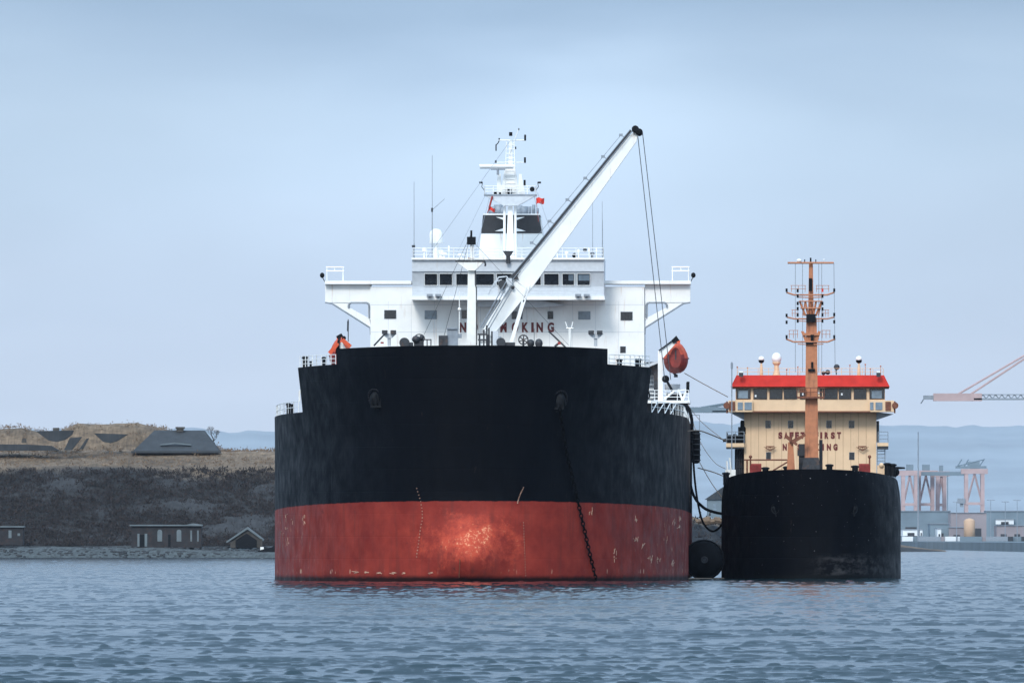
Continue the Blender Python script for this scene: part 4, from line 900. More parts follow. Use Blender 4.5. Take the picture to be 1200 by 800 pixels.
w = MB(); c = T.P(744.5, 151.5, TC-1.2); w.lathe(c, [(.42, 0), (.42, 2.2)], 16, 'y'); c = T.P(749, 155, TC-1.2); w.lathe(c, [(.42, .1), (.42, 2.1)], 16, 'y'); w.tube(T.P(744, 152, TC-1.1), T.P(750, 156, TC-1.1), .3); w.build('boom_sheave', M['black'], crane)
for x0, x1 in ((747, 779), (753, 786)): w = MB(); pt(T, w, x0, 156, TC, x1, 445, TC, .045); w.build('hoist_wire', M['wire'], crane)
w = MB(); bar4(w, T.P(598, 405, TC-1.5), T.P(613, 354, TC-1.5), .42, .42, .42); w.tube(T.P(611, 356, TC-1.3), T.P(617, 336, TC-1.3), .09); w.tube(T.P(614, 357, TC-1.3), T.P(621, 334, TC-1.3), .09); w.build('luffing_cylinder', M['white'], crane)
w = MB()
for k in range(4): pt(T, w, 593+k*2.4, 330+k*3, TC-2, 563+k*3, 384+k*1, TC-2, .06)
w.build('winch_wire', M['grey'], crane)
w = MB(); prect(T, w, 584, 592, 329, 343, TC-1.5, TC); prect(T, w, 593, 600, 326, 334, TC-1.7, TC); w.path([T.P(x, y, TC-1.6) for x, y in ((580, 334), (584, 325), (594, 324), (597, 330))], .09); w.path([T.P(x, y, TC-1.6) for x, y in ((572, 345), (580, 330), (588, 328))], .07); w.build('crane_winch', M['bridge'], crane)
w = MB(); w.lathe(T.P(589, 333, TC-2), [(.5, 0), (.5, .6)], 12, 'y'); w.sph(T.P(601, 337, TC-1.2), .2); w.build('winch_drum', M['dark'], crane)
w = MB(); bar4(w, T.P(606, 322.5, TC-1.1), T.P(598, 326, TC-1.1), .9, .5, .8); w.build('rope_guide', M['dark'], crane)
w = MB(); prect(T, w, 577, 584, 388, 404, TC-2.2, TC-.9); w.build('crane_cab', M['bridge'], crane)

# --- starboard-side lifeboat platform (right of the picture)
TL = 186
w = MB(); prect(T, w, 771, 776.8, 411, 492, TL, TL+.6); w.build('davit_post', M['white'], tanker)
w = MB(); bar4(w, T.P(774.5, 416, TL-5.8), T.P(790, 400.5, TL-5.8), .85, .5, .5); w.build('davit_arm', M['white'], tanker)
w = MB(); bar4(w, T.P(788, 400.5, TL-6), T.P(794.5, 396, TL-6), .45, .7, .5); pt(T, w, 772, 411, TL-6, 791, 397, TL-6, .09); w.build('davit_head', M['black'], tanker)
w = MB(); prect(T, w, 753, 808.5, 469, 472.2, TL-6, TL+8); w.build('boat_platform', M['white'], tanker)
w = MB(); prect(T, w, 753, 806, 472.3, 496, TL-2, TL+8); w.build('platform_housing', M['dark'], tanker)
w = MB(); prect(T, w, 755, 771, 424, 437, TL+1, TL+10); prect(T, w, 766, 771, 437, 468, TL+1, TL+4); w.build('deck_house', M['dark'], tanker)
w = MB(); prect(T, w, 755, 765.8, 437, 468.8, TL+4, TL+10); w.build('side_cabin', M['bridge'], tanker)
w = MB()
for y in range(440, 468, 5): prect(T, w, 756, 766, y, y+1.2, TL+3.2, TL+3.9)
w.build('stair_step', M['white'], tanker)
w = MB(); ppoly(T, w, [(755, 432), (771, 425.5), (771, 422.5), (755, 428)], TL, TL+1); w.build('awning', M['bridge'], tanker)
w = MB(); rail(T, w, [T.P(754, 469, TL-5.5), T.P(807, 469, TL-5.5)], 1.2, 1.2, 3, .04); pt(T, w, 778, 468, TL-3, 790, 458, TL-3, .12); pt(T, w, 790, 458, TL-3, 805, 456, TL-3, .05); pt(T, w, 800, 469, TL-3, 806, 455, TL-3, .16); pt(T, w, 795, 456, TL-3, 800, 469, TL-3, .14); w.build('platform_railing', M['white'], tanker)
w = MB(); prect(T, w, 779, 797, 450, 457, TL+1, TL+3); w.build('winch_house', M['bridge'], tanker)
w = MB(); pt(T, w, 779, 442, TL-1, 796, 472, TL-2, .16); w.sph(T.P(780, 444, TL-1), .45); prect(T, w, 780, 798, 460, 469, TL, TL+2); pt(T, w, 806, 460, TL-5, 806, 448, TL-5, .2); prect(T, w, 804.6, 808, 447, 453, TL-5.3, TL-4.9); w.sph(T.P(800, 464, TL-2), .35); pt(T, w, 756.5, 469, TL-5, 757, 460, TL-5, .15); w.ring(T.P(758.5, 463, TL-5.6), .3, .42, .09, 12); w.build('boat_winch', M['black'], tanker)
def lifeboat(px, py, t_, label, sx=1.5, sz=1.95, L_=4.2):
    c = T.world(T.P(px, py, t_)); root = empty('lifeboat', c - Vector((0, 0, sz)), -math.atan(T.tan)); tag(root, label, 'lifeboat', 'orange lifeboats of the tanker')
    w = MB(); n_ = 20; rows = []
    for i in range(13):
        u = -1 + 2*i/12; k = (1-abs(u)**4)**.5 if abs(u) < 1 else .02; k = max(k, .45)
        for j in range(n_):
            a = 2*math.pi*j/n_; x = math.copysign(abs(math.cos(a))**.8, math.cos(a)); z = math.sin(a); wx = sx*(1 if z < .1 else (1-.28*(z-.1))); zz_ = z*sz if z > 0 else z*sz*.92
            rows.append((x*wx*k, u*L_, sz + zz_*(.35+.65*k)))
    w.add(rows, [(i*n_+j, i*n_+(j+1) % n_, (i+1)*n_+(j+1) % n_, (i+1)*n_+j) for i in range(12) for j in range(n_)] + [tuple(range(n_)), tuple(range(12*n_, 13*n_))]); lb = w.build('hull', M['lifelow'], root)
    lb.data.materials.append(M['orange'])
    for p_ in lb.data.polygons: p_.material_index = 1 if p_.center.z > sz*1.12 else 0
    w = MB(); w.path([(sx*1.03*math.cos(a)*(1-.0), L_*math.sin(a)*.96, sz) for a in np.linspace(0, 2*math.pi, 25)], .07); w.build('fender_strip', M['black'], root)
    w = MB(); w.box((-.12, -L_*.72, sz*1.55), (.12, -L_*.60, sz*2.12)); w.box((-.12, L_*.6, sz*1.6), (.12, L_*.7, sz*2.1)); w.box((-.09, -L_-.05, sz*.9), (.09, -L_+.2, sz*1.5)); w.build('lifting_hook', M['dark'], root)
    w = MB(); w.box((-.5, L_*.35, sz*1.8), (.5, L_*.65, sz*2.15)); w.build('canopy_hatch', M['orange'], root)
    w = MB(); w.tube((0, -.3, 0.05), (0, -.3, -.3), .25); w.tube((-.3, L_*.8, 0.3), (.1, L_*.9, -.1), .15); w.build('keel_fitting', M['dark'], root)
    return root
lifeboat(792, 420, TL-1, 'orange enclosed lifeboat hanging in davits at the right side of the tanker')
lifeboat(399, 417, TL-1, 'orange lifeboat on the left side, its top just showing above the bow', 1.3, 2.1)
w = MB(); bar4(w, T.P(398, 402, TL-6), T.P(412, 424, TL-6), .6, .6, .4); w.build('davit_arm', M['white'], tanker)
w = MB(); bar4(w, T.P(395, 396, TL-6.3), T.P(401, 392, TL-6.3), .5, .4, .4); bar4(w, T.P(397, 398, TL-6.4), T.P(395, 414, TL-6.4), .3, .4, .4); w.sph(T.P(403, 396, TL-6.5), .25); w.build('davit_head', M['black'], tanker)
w = MB(); bar4(w, T.P(386, 414, TL-7), T.P(396, 402, TL-7), .5, .4, .4); bar4(w, T.P(401, 398, TL-7), T.P(411, 406, TL-7), .5, .4, .4); w.build('davit_frame', M['orange'], tanker)

# flags
def flag(px, py, t_, w_, h_, label, slope):
    q = T.world(T.P(px, py, t_)); mb = MB(); n_ = 8; mrows = 5; vs_ = []
    for j in range(mrows+1):
        for i in range(n_+1):
            u, v = i/n_, j/mrows; vs_.append((w_*u, .25*math.sin(u*7+v*2), -h_*v + slope*u*w_ + .1*math.sin(u*6)))
    mb.add(vs_, [(j*(n_+1)+i, j*(n_+1)+i+1, (j+1)*(n_+1)+i+1, (j+1)*(n_+1)+i) for j in range(mrows) for i in range(n_)])
    o = mb.build('signal_flag', M['flag'], None, True); o.location = q; so_ = o.modifiers.new('s', 'SOLIDIFY'); so_.thickness = .02
    tag(o, label, 'flag', 'red flags flown from the mast')
flag(628.5, 232.5, TM-1, .95, .7, 'bright red flag flying at the right of the mast platform', .1)
flag(573, 242.5, TM-1, .7, .45, 'dull red flag drooping at the left of the mast platform', -.2)
w = MB(); pt(T, w, 577, 230, TM-1, 573.5, 243, TM-1, .12); pt(T, w, 571, 250, TM-1, 573.5, 243, TM-1, .05); pt(T, w, 628, 229, TM-1, 631, 260, TM-1, .02); w.build('flag_halyard', M['redgear'], tanker)

# ------------------------------------------------------------------ bunker vessel
Bf = Frame(950.5, 1600, .0212)
bunker = empty('bunker_ship', (Bf.x0, Bf.Y0, 0), -math.atan(Bf.tan))
tag(bunker, 'small black tanker moored alongside, with buff wheelhouse and bright red roof band', 'ship')
def hwb(t_, z):
    tt = max(0., min(26, t_ - stemb(z))); w = 10.35*(1-(1-tt/26)**2.4)**(1/2.4)
    if z > 8: w *= 1 - .065*((z-8)/4.3)**2.0
    if t_ > 80: w *= 1-.1*((t_-80)/30)**2
    return w
def stemb(z): return -.10*max(0, z-5)
def ztb(t_): return 12.45 - 1.35*min(1, t_/26)**.9 if t_ < 32 else 9.5
hull_mesh(Bf, 'hull', M['hull2'], bunker, hwb, stemb, ztb, -2.5, [32], 108, None, L=26, nz_=30)
TW = 84
w = MB(); prect(Bf, w, 872, 1027, 480, 562, TW, TW+14); bsup = w.build('superstructure', M['tan'], bunker)
w = MB()
for x in range(880, 1024, 9): a = Bf.P(x, 555, TW); b_ = Bf.P(x, 484, TW); w.box((a.x-.03, TW-.02, a.z), (a.x+.03, TW-.003, b_.z))
w.build('plate_seam', mat('seam_tan', (.47, .31, .20), .7, .1), bunker)
w = MB(); prect(Bf, w, 862, 1037, 452, 481.5, TW-2.2, TW+9); bb = w.build('wheelhouse', M['tan'], bunker)
w = MB()
rp = [Bf.P(x, y, TW-2) for x, y in ((856.5, 453), (1042.5, 453), (1036, 439.5), (863, 439.5))]
v0 = [rp[0] + Vector((0, -1.1, 0)), rp[1] + Vector((0, -1.1, 0)), rp[2], rp[3]]
w.add(v0 + [p + Vector((0, 12, 0)) for p in rp], [(0,1,2,3), (4,7,6,5), (0,4,5,1), (1,5,6,2), (2,6,7,3), (3,7,4,0)]); w.build('roof', M['red'], bunker)
w = MB(); prect(Bf, w, 857, 1042, 452.6, 454.4, TW-2.9, TW+9); w.build('roof_gutter', M['rust'], bunker)
for x0, x1, p in ((862.8, 879.5, 1), (883, 898.8, 0), (901.8, 916.8, 0), (918.6, 934.2, 0), (937.4, 943.5, 0), (945.5, 958, 0), (961, 963, 0), (964.5, 981.5, 0), (983, 997.4, 0), (1000.6, 1015.2, 0), (1019, 1036.4, 1)):
    f_ = MB(); prect(Bf, f_, x0-.2, x1+.2, 455.2, 467.6, TW-2.26, TW-2.19); fo = f_.build('window', M['rust'], bb)
    g_ = MB(); prect(Bf, g_, x0+.2, x1-.2, 455.8, 467.2, TW-2.34, TW-2.27); g_.build('pane', M['glass'], fo)
    if p: g_ = MB(); prect(Bf, g_, x0+2.5, x1-3, 457.5, 466.5, TW-2.38, TW-2.345); g_.build('painted_pane_light', M['paleglass'], fo)  # lighter reflection on the end windows, painted as a pale panel
for x, y in ((885.5, 464), (941, 462), (959.5, 460), (986.5, 462)):
    g_ = MB(); prect(Bf, g_, x-1, x+1, y-1.5, y+1, TW-2.38, TW-2.345); g_.build('chart_lamp', M['shedwhite'], bb)
w = MB(); prect(Bf, w, 873, 1026, 481.4, 483, TW-2.6, TW+.3); w.build('deck_edge', M['rust'], bunker)
for x0, x1, y0_, y1_ in ((897.3, 902.8, 493, 501), (923.8, 929.3, 493, 501), (968.7, 974.2, 493, 501), (995, 1000.8, 493, 501), (898, 903, 530, 538), (995.4, 1001, 530, 538)): win(x0, x1, y0_, y1_, TW, bsup, False, Bf, 'grey')
letters(Bf, [('S', 914.5), ('A', 921.2), ('F', 927.6), ('E', 934), ('T', 940.4), ('Y', 946.6), ('F', 956.8), ('I', 962.4), ('R', 968.6), ('S', 976), ('T', 983.2)], 514, TW, 8, 4.7, bsup, bold=.07)
letters(Bf, [('N', 919.6), ('O', 926.6), ('S', 937), ('M', 944), ('O', 951), ('K', 958), ('I', 964.4), ('N', 971.3), ('G', 979)], 527.6, TW, 7.8, 4.9, bsup, bold=.07)
# wheelhouse wings
for s_, (a0, a1) in ((1, (853.5, 882)), (-1, (1020, 1047.5))):
    w = MB(); prect(Bf, w, a0, a1, 469, 482.4, TW-2.8, TW+1.5); w.build('wing', M['tan'], bunker)
    xs_ = ((864.5, 870.5), (872.5, 881)) if s_ == 1 else ((1019.5, 1023.5), (1026, 1034))
    for x0, x1 in xs_: w = MB(); prect(Bf, w, x0, x1, 471.2, 480, TW-2.9, TW-2.81); w.build('wing_window', M['paleglass'], bunker)
    x0, x1 = ((854.5, 861.5) if s_ == 1 else (1037.5, 1044)); w = MB(); prect(Bf, w, x0, x1, 470.5, 481, TW-2.9, TW-2.81)
    w.build('wing_recess', M['rust'], bunker)
    w = MB(); q = [(872, 482.5), (854, 482.5), (872, 492)] if s_ == 1 else [(1027, 482.5), (1047, 485), (1027, 492)]; ppoly(Bf, w, q, TW-1, TW+1); w.build('wing_knee', M['grey'], bunker)
    w = MB(); pt(Bf, w, (852 if s_ == 1 else 1048.5), 484, TW-2.5, (852 if s_ == 1 else 1048.5), 470, TW-2.5, .1); w.lathe(Bf.P(851.5 if s_ == 1 else 1049, 475, TW-2.8), [(.4, -.2), (.4, .2)], 10, 'y'); w.build('life_ring', M['rust'], bunker)
# side galleries
for a_, b_, c_, d_, e_ in ((851, 872, 519, 523.5, 525.5), (1028, 1041, 518.5, 522.5, 526)):
    w = MB(); prect(Bf, w, a_, b_, c_, d_, TW-1, TW+6); w.build('gallery_deck', M['tan'], bunker)
    w = MB(); prect(Bf, w, a_, b_, d_+.1, e_, TW-.9, TW+6); w.build('gallery_beam', M['dark'], bunker)
w = MB(); rail(Bf, w, [Bf.P(851.5, 519, TW-.9), Bf.P(872, 519, TW-.9)], 1.35, .8, 3, .04); w.build('gallery_railing', M['grey'], bunker); w = MB(); rail(Bf, w, [Bf.P(1029, 518.5, TW-.9), Bf.P(1040.5, 518.5, TW-.9)], 1.3, .9, 3, .04)
for y in range(528, 548, 4): pt(Bf, w, 1028, y, TW, 1037, y, TW, .05)
pt(Bf, w, 1028, 526, TW, 1028, 556, TW, .06); pt(Bf, w, 1037, 526, TW, 1037, 556, TW, .06); w.build('gallery_railing', M['grey'], bunker)
for i, (x, y, r_, h_) in enumerate(((855.5, 519, .3, 1.0), (861, 519, .28, 1.1), (866.5, 519, .3, 1.0), (871, 519, .25, 1.1), (870.5, 508, .35, .9), (870, 500, .25, .8))):
    w = MB(); c = Bf.P(x, y, TW); w.lathe(c, [(r_, 0), (r_, h_*.8), (r_*.6, h_)], 10); w.build('drum', M['black'], bunker)
w = MB()
for x in (863.5, 866, 868.5, 871.4): pt(Bf, w, x, 556, TW+1, x, 525, TW+1, .12)
for y in (530, 538, 546): prect(Bf, w, 862, 872, y, y+1.4, TW+.8, TW+2)
prect(Bf, w, 1027.2, 1030.2, 493, 518, TW+.5, TW+3); prect(Bf, w, 861, 872, 526, 556, TW+3, TW+9)
pt(Bf, w, 853, 519, TW, 852, 507, TW, .1); pt(Bf, w, 847, 516, TW, 853, 515, TW, .2)
w.build('pipe_stack', M['dark'], bunker)
w = MB(); prect(Bf, w, 865, 872, 500, 519, TW+3, TW+6); w.build('locker', M['dark'], bunker)
w = MB(); pt(Bf, w, 857.6, 556, TW-4, 857.6, 424, TW-4, .07); pt(Bf, w, 857.6, 432, TW-4, 857.6, 425, TW-4, .14); w.build('side_pole', M['grey'], bunker)
# roof top fittings
w = MB(); rail(Bf, w, [Bf.P(864, 439.4, TW+1), Bf.P(1035, 439.4, TW+1)], .8, 1.2, 2, .03); w.build('roof_railing', M['tan'], bunker)
for x, r_, t_ in ((892.2, .36, 0), (1006.5, .38, 0)):
    w = MB(); c = Bf.P(x, 421.5, TW+2); w.sph(c + Vector((0, 0, .12)), r_, r_, r_*.9); w.build('radome', M['white'], bunker, True)
    w = MB(); w.sph(c - Vector((0, 0, .12)), r_*.97, r_*.97, r_*.8); w.build('radome_base', M['black'], bunker, True)
    w = MB(); w.lathe(Bf.P(x, 440, TW+2), [(.22, 0), (.16, 1.0), (.1, 1.5)], 8); w.build('radome_post', M['tan'], bunker)
w = MB(); c = Bf.P(910, 419.5, TW+2); w.sph(c, .6, .6, .66); w.build('radome', M['white'], bunker, True)
w = MB(); w.lathe(Bf.P(910, 440, TW+2), [(.5, 0), (.28, .6), (.28, 1.2), (.5, 1.5), (.5, 1.62)], 10); w.build('radome_post', M['tan'], bunker)
w = MB(); w.lathe(Bf.P(980.5, 430, TW+2), [(.1, -.2), (.36, 0), (.2, .25)], 12, 'y'); pt(Bf, w, 980, 439, TW+2, 980, 430, TW+2, .07); w.sph(Bf.P(970, 436, TW+2), .3); w.sph(Bf.P(965, 437, TW+2), .25); w.build('satellite_dish', M['dark'], bunker)
w = MB()
for x, y in ((935, 430), (996, 428), (1014, 427), (1032, 429), (876, 431), (922, 433), (946, 430), (956, 431), (864, 430), (1020, 432)): pt(Bf, w, x, 439.5, TW+2, x, y, TW+2, .05, r2=.03); w.sph(Bf.P(x, y, TW+2), .1)
w.build('roof_antenna', M['mastbrown'], bunker)
for x in (868.5, 1029.5): 
    w = MB(); prect(Bf, w, x-2.5, x+2.5, 436.5, 441.5, TW-3.6, TW-2.9); w.build('flood_lamp', M['dark'], bunker); w = MB(); prect(Bf, w, x-2, x+2, 434.8, 436.4, TW-3.5, TW-2.9); w.build('lamp_hood', M['white'], bunker)
# bow mast
tm = 15
w = MB(); quadcol(w, Bf, [(944.4, 400), (957.6, 400), (959, 540), (943, 540)], tm, 1.3); quadcol(w, Bf, [(944.8, 372), (957, 372), (957.5, 401), (944.5, 401)], tm+.1, 1.1); mast = w.build('bow_mast', M['mastbrown'], bunker)
w = MB(); quadcol(w, Bf, [(942, 536), (959.5, 536), (962, 558), (938, 558)], tm-.3, 2); w.build('mast_foot', M['dark'], bunker)
w = MB(); quadcol(w, Bf, [(948, 308), (952.6, 308), (953.6, 372), (947, 372)], tm+.3, .5); w.build('topmast', M['mastbrown'], bunker)
w = MB(); quadcol(w, Bf, [(938.5, 388), (942, 388), (947, 402), (944, 402)], tm, 1); quadcol(w, Bf, [(958.5, 388), (962, 388), (957.6, 402), (954.6, 402)], tm, 1); prect(Bf, w, 941, 960.5, 390, 393, tm-.2, tm+1.3)
for k in range(5): pt(Bf, w, 937+k*6.5, 352.5, tm, 944+k*3, 370, tm, .12)
for k in range(4): pt(Bf, w, 943.5+k*6.5, 352.5, tm, 941+k*6, 370, tm, .07)
pt(Bf, w, 936, 353, tm-.3, 964, 353, tm-.3, .07); pt(Bf, w, 938, 361, tm-.3, 962, 361, tm-.3, .08); w.build('mast_basket', M['mastbrown'], bunker)
for ya, yb, x0, x1, r_ in ((308, 308, 923, 977, .12), (342.5, 345.5, 921.5, 978, .1), (371.5, 373.5, 922, 978, .09), (397, 400.5, 921, 979, .1)):
    w = MB(); w.path([Bf.P(x, y, tm-.2) for x, y in ((x0, ya), (x0+9, yb), (950, yb), (x1-9, yb), (x1, ya))], r_)
    if ya != 308: w.path([Bf.P(x, y+2.6, tm-.2) for x, y in ((x0+14, yb), (950, yb+.6), (x1-14, yb))], r_*.6)
    w.build('yard', M['mastbrown'], bunker)
w = MB()
for x, ys_ in ((921.8, (340, 374.5-5, 377.5, 394.5)), (977.6, (340, 368.5, 377, 394.5)), (934.8, (340.5, 347, 355.5, 361.5, 369, 376)), (963.8, (347, 355.5, 362, 369, 376))):
    for y in ys_: pt(Bf, w, x, y+2, tm-.3, x, y-2, tm-.3, .13, 8)
prect(Bf, w, 944.8, 956, 368, 377.5, tm-.5, tm-.02); pt(Bf, w, 949.8, 341, tm, 949.8, 326, tm, .2); pt(Bf, w, 950, 308, tm, 950, 302, tm, .1)
for x in (943, 956): pt(Bf, w, x, 308, tm, x, 304, tm, .06)
prect(Bf, w, 950, 953.5, 392, 399, tm-.3, tm-.05); prect(Bf, w, 944.5, 953, 401, 403.5, tm-.3, tm-.02); prect(Bf, w, 950.5, 953, 424, 431, tm-.2, tm-.02); prect(Bf, w, 947, 955, 432, 435, tm-.3, tm-.02)
w.build('navigation_light', M['black'], bunker)
w = MB(); pt(Bf, w, 963.8, 342, tm-.3, 963.8, 338.5, tm-.3, .13, 8); w.build('red_light', M['flag'], bunker)
w = MB(); w.sph(Bf.P(936.5, 305.3, tm), .3, .3, .2); w.sph(Bf.P(965.5, 304.5, tm), .1); w.build('satellite_dome', M['white'], bunker, True)
for xa, xb, y0_, y1_ in ((924, 935.5, 387, 396), (962.5, 973.5, 387, 396), (926.5, 944.5, 334.5, 342), (956, 972, 334.5, 342), (927.5, 936, 363, 371), (963, 971.5, 363, 371)):
    w = MB()
    for y in (y0_, (y0_+y1_)/2): pt(Bf, w, xa, y, tm, xb, y, tm, .03)
    for x in (xa+1, (xa+xb)/2, xb-1): pt(Bf, w, x, y0_, tm, x, y1_, tm, .03)
    w.build('mast_railing', M['mastbrown'], bunker)
w = MB()
for x in (932, 940.5, 959.5, 963, 977.2): pt(Bf, w, x, 308, tm, x+ (0 if x < 970 else 1.5), 436, tm+.2, .02, 4)
w.build('halyard', M['wire'], bunker)
w = MB(); prect(Bf, w, 934, 966, 464.5, 466.6, tm-1, tm+2); rail(Bf, w, [Bf.P(934, 464.5, tm-.9), Bf.P(966, 464.5, tm-.9)], 1.0, .7, 2, .04); prect(Bf, w, 937, 944, 454, 460, tm-.6, tm); w.build('mast_platform', M['rust'], bunker)
w = MB(); prect(Bf, w, 936, 943, 520, 550, tm+2, tm+3); prect(Bf, w, 960, 964, 515, 550, tm+2, tm+3); prect(Bf, w, 934.5, 945, 527, 534, tm+1.8, tm+2.2); w.build('bow_locker', M['dark'], bunker)
# bow crane and rails
w = MB(); quadcol(w, Bf, [(923.5, 518), (929.5, 518), (932, 556), (922, 556)], tm-2, .9); w.build('crane_post', M['mastbrown'], bunker)
w = MB(); bar4(w, Bf.P(926, 519, tm-2.2), Bf.P(944, 509, tm-2.2), .5, .3, .4); bar4(w, Bf.P(921, 511, tm-2.3), Bf.P(934, 521, tm-2.3), .4, .3, .4); pt(Bf, w, 929, 508, tm-2.3, 926, 518, tm-2.3, .1); w.build('crane_jib', M['rust'], bunker)
w = MB(); pt(Bf, w, 872, 538.6, tm, 925, 538.6, tm, .09); pt(Bf, w, 875.5, 538, tm, 875.5, 557, tm, .1); pt(Bf, w, 906, 551, tm, 923, 541, tm, .09); w.build('bow_boom', M['rust'], bunker)
for x in (879.5, 1019): w = MB(); pt(Bf, w, x, 545, tm, x, 535, tm, .1); w.sph(Bf.P(x, 535, tm), .2); w.build('bow_lamp', M['rust'], bunker)
for x0, x1 in ((878.5, 892.3), (1006.5, 1020)):
    w = MB(); prect(Bf, w, x0, x1, 543, 557, tm, tm+1.2); 
    for k in range(5): prect(Bf, w, x0+.5, x1-.5, 544.5+k*1.4, 545+k*1.4, tm-.08, tm-.002)
    w.build('fire_locker', M['redgear'], bunker)
for xc in (902.5, 1010.5):
    w = MB(); 
    for k in range(7): a = -1.1+k*.37; pt(Bf, w, xc, 528, TW-.5, xc+8*math.sin(a), 523+1*abs(math.cos(a)), TW-.5, .03)
    w.sph(Bf.P(xc, 523.6, TW-.5), .22, .1, .08); pt(Bf, w, xc-5, 523, TW-.5, xc+5, 523, TW-.5, .07); w.build('foam_monitor', M['rust'], bunker)
for x, y in ((851, 559), (1046, 549), (1040, 548), (897, 553), (972, 549.5), (922, 552), (1002, 551)):
    w = MB(); c = Bf.P(x, y, 14 if 860 < x < 1030 else 22); w.lathe(c, [(.35, -.9), (.35, .3), (.48, .35), (.48, .5), (.2, .6)], 10); w.build('bollard', M['black'], bunker)
w = MB(); ppoly(Bf, w, [(1043, 556), (1050, 546.5), (1060, 547), (1061, 549), (1053, 549.5), (1050, 559)], 23, 23.5); w.sph(Bf.P(1049, 553, 23), .5); w.build('rail_anchor', M['black'], bunker)
w = MB(); prect(Bf, w, 1028, 1042, 545, 556, 24, 26); w.sph(Bf.P(1033, 545, 24), .3); w.build('deck_chest', M['tan'], bunker)
w = MB(); prect(Bf, w, 850, 862, 550, 562, 26, 27); pt(Bf, w, 853, 562, 26, 852, 540, 26, .1); pt(Bf, w, 858, 562, 26, 855, 536, 26, .08); w.build('deck_post', M['mastwhite'], bunker)
w = MB(); rail(Bf, w, [(-9.4, 27, 11.4), (-9.8, 31, 11.4)], 1.1, 1, 3, .04); w.build('bow_railing', M['grey'], bunker); w = MB(); rail(Bf, w, [(9.4, 27, 11.4), (9.8, 31, 11.4)], 1.1, 1, 3, .04); w.build('bow_railing', M['grey'], bunker)
for x in (908.5, 1000):
    w = MB(); yh = 596; t_ = 7.5; c = Bf.P(x, yh, t_)
    lo, hi = 0., 26.
    for _ in range(30):
        m2 = (lo+hi)/2
        if hwb(m2, c.z) < abs(c.x): lo = m2
        else: hi = m2
    c.y = lo+.05; w.ring(c, .45, .55, .06, 18, .6*(1 if x > 950 else -1)); w.build('hawse_lip', M['black'], bunker)
    w = MB(); w.sph(c + Vector((0, .3, 0)), .40, .35, .5); w.tube(c+Vector((0, -.1, -.2)), c+Vector((.1, -.1, -.9)), .09); w.build('bow_anchor', M['black'], bunker)

# ------------------------------------------------------------------ between the ships
def cable(name, pts, r_, mt, label, cat, group=None, n=6, sub=10):
    P = [wp(*p) for p in pts]; out = []
    for i in range(len(P)-1):                      # Catmull-Rom through the given points
        p0, p1, p2, p3 = P[max(0, i-1)], P[i], P[i+1], P[min(len(P)-1, i+2)]
        for k in range(sub):
            u = k/sub; out.append(.5*((2*p1) + (p2-p0)*u + (2*p0-5*p1+4*p2-p3)*u*u + (3*p1-p0-3*p2+p3)*u**3))
    out.append(P[-1]); w = MB(); w.path(out, r_, n); return tag(w.build(name, M[mt], None, True), label, cat, group)
# floating fender
Yf = 1590; a = wp(825.5, 655.5, Yf); root = empty('floating_fender', (a.x, Yf, -.6)); tag(root, 'big round black rubber fender floating between the two hulls', 'fender')
zc = a.z + .6
prof = [(.25, -4.2), (1.2, -4.0), (1.8, -3.5), (2.12, -2.6), (2.15, 0), (2.15, 2.6), (1.9, 3.4), (1.2, 4), (.25, 4.2)]
w = MB(); w.lathe((0, 4.2, zc), prof, 28, 'y'); w.build('body', M['rubber'], root, True)
w = MB(); w.ring((0, -.05, zc), .32, .32, .09, 14); w.tube((0, -.1, zc), (0, .4, zc), .2); w.build('end_flange', M['dark'], root)
w = MB()
for k in range(7): w.ring((0, 1.0+k*1.1, zc), 2.2, 2.2, .10, 24)
for k in range(14):
    q = 2*math.pi*k/14; w.tube((2.2*math.cos(q), .8, zc+2.2*math.sin(q)), (2.2*math.cos(q), 7.8, zc+2.2*math.sin(q)), .07, n=5)
    w.tube((.3*math.cos(q), 0, zc+.3*math.sin(q)), (2.2*math.cos(q), 1.6, zc+2.2*math.sin(q)), .05, n=5)
w.build('chain_net', M['rubber'], root)
# hanging fender over the tanker side
Yk = 1650.; a = wp(815.5, 542, Yk); b_ = wp(815.5, 505, Yk); root = empty('hanging_fender', (a.x, Yk, a.z)); tag(root, 'black cylindrical fender hanging upright from the side of the tanker', 'fender')
hh = b_.z-a.z; w = MB(); w.lathe((0, 0, 0), [(.15, -.1), (.45, .02), (.5, .3), (.5, hh-.3), (.42, hh), (.15, hh+.1)], 16); w.build('body', M['rubber'], root, True)
w = MB()
for k in range(6): w.ring((0, 0, .3+k*(hh-.6)/5), .53, .53, .06, 14, axis='z')
w.build('chain_band', M['dark'], root)
w = MB(); w.tube((-.42, 0, hh), (-.42, 0, hh+1.9), .05); w.tube((.42, 0, hh), (.42, 0, hh+1.9), .05); w.tube((-.42, 0, hh+1.9), (.42, 0, hh+1.9), .05); w.build('hanger_frame', M['grey'], root)
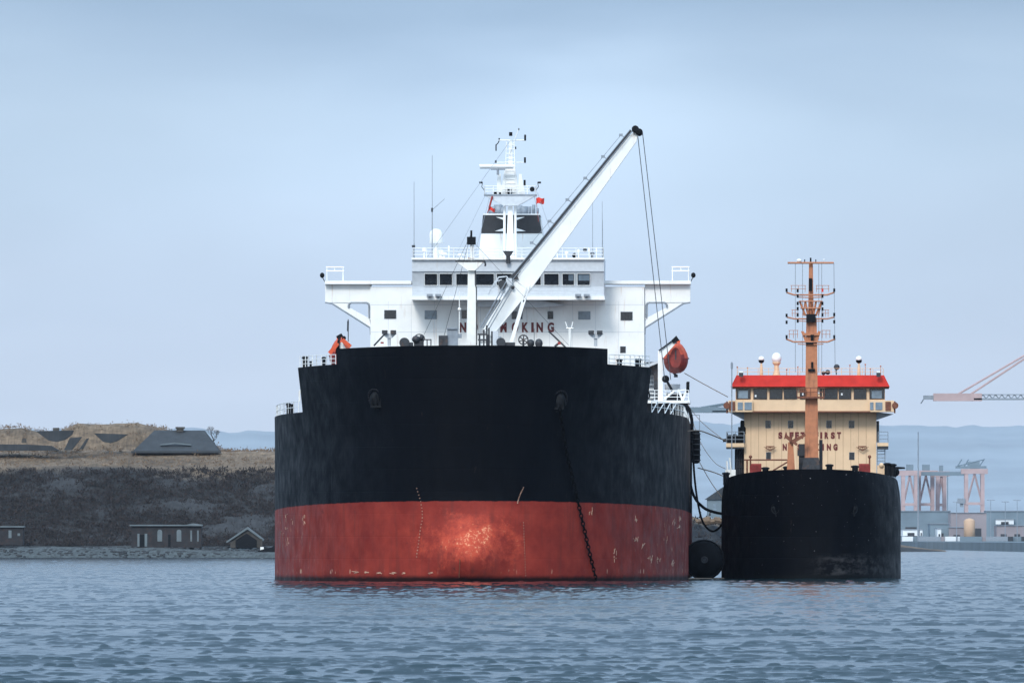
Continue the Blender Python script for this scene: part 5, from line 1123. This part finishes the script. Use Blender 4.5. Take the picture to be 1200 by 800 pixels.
# rubber hoses: tanker side to bunker rail
hg = 'black cargo hoses between the ships'
cable('cargo_hose', [(803, 480, 1640), (807, 500, 1638), (806.5, 545, 1636), (812, 578, 1635), (824, 594, 1634), (838, 600, 1633), (850, 602, 1632)], .17, 'rubber', 'black hose curving down from the tanker and straight across to the smaller ship', 'hose', hg)
cable('cargo_hose', [(805, 488, 1644), (811, 520, 1643), (814, 560, 1642), (818, 590, 1641), (824, 612, 1640), (834, 622, 1639), (843, 618, 1638), (849, 608, 1637)], .13, 'rubber', 'black hose drooping in the lowest loop between the two ships', 'hose', hg)
cable('cargo_hose', [(800, 478, 1642), (805, 476, 1641), (809, 484, 1640), (811, 500, 1640), (809, 540, 1640), (808, 600, 1640)], .2, 'rubber', 'thick black hose bent over the tanker rail, hanging against the hull', 'hose', hg)
rg = 'mooring lines between the ships'
cable('mooring_line', [(802, 437, 1690), (825, 450, 1691), (853, 465, 1692)], .05, 'rope', 'topmost thin line from the lifeboat platform to the red-roofed wheelhouse', 'rope', rg)
cable('mooring_line', [(806, 505, 1560), (822, 505, 1600), (850, 516, 1680)], .07, 'rope', 'brown line running level from the tanker rail to the smaller ship side gallery', 'rope', rg)
cable('mooring_line', [(819, 540, 1650), (834, 566, 1640), (851, 589, 1630)], .045, 'rope', 'thin line slanting from the hanging fender to the black bow', 'rope', rg)
cable('mooring_line', [(818, 548, 1648), (836, 553, 1640), (851, 559, 1625)], .06, 'rope', 'brown line from below the hanging fender to the bollard on the black bow', 'rope', rg)
cable('mooring_line', [(797, 462, 1690), (820, 492, 1688), (845, 513, 1686), (851, 518, 1684)], .035, 'rope', 'faint sagging line from the platform winch to the side gallery', 'rope', rg)
cable('mooring_line', [(806, 470, 1680), (818, 512, 1660), (836, 540, 1640), (850, 549, 1626)], .035, 'rope', 'faint line crossing behind the hanging fender towards the black bow', 'rope', rg)
cable('mooring_line', [(807, 681-3.5, 1570), (825, 677.6, 1585), (848, 677.4, 1600)], .09, 'rope', 'wet line lying at the waterline under the round fender', 'rope', rg)
# hull bottom end marks, a few gulls' worth of specks are left out

# ------------------------------------------------------------------ haze: one closed box of even air
hz = MB(); hz.box((-3450, -450, -8), (3450, 26900, 260)); hzo = hz.build('haze', None)
m = bpy.data.materials.new('haze_air'); m.use_nodes = True; t = m.node_tree; t.nodes.clear()
o_ = t.nodes.new('ShaderNodeOutputMaterial'); v = t.nodes.new('ShaderNodeVolumePrincipled'); v.inputs['Color'].default_value = (.30, .37, .48, 1); v.inputs['Density'].default_value = 1.3e-5; v.inputs['Anisotropy'].default_value = .0
t.links.new(v.outputs[0], o_.inputs['Volume']); hzo.data.materials.append(m); tag(hzo, kind='stuff')
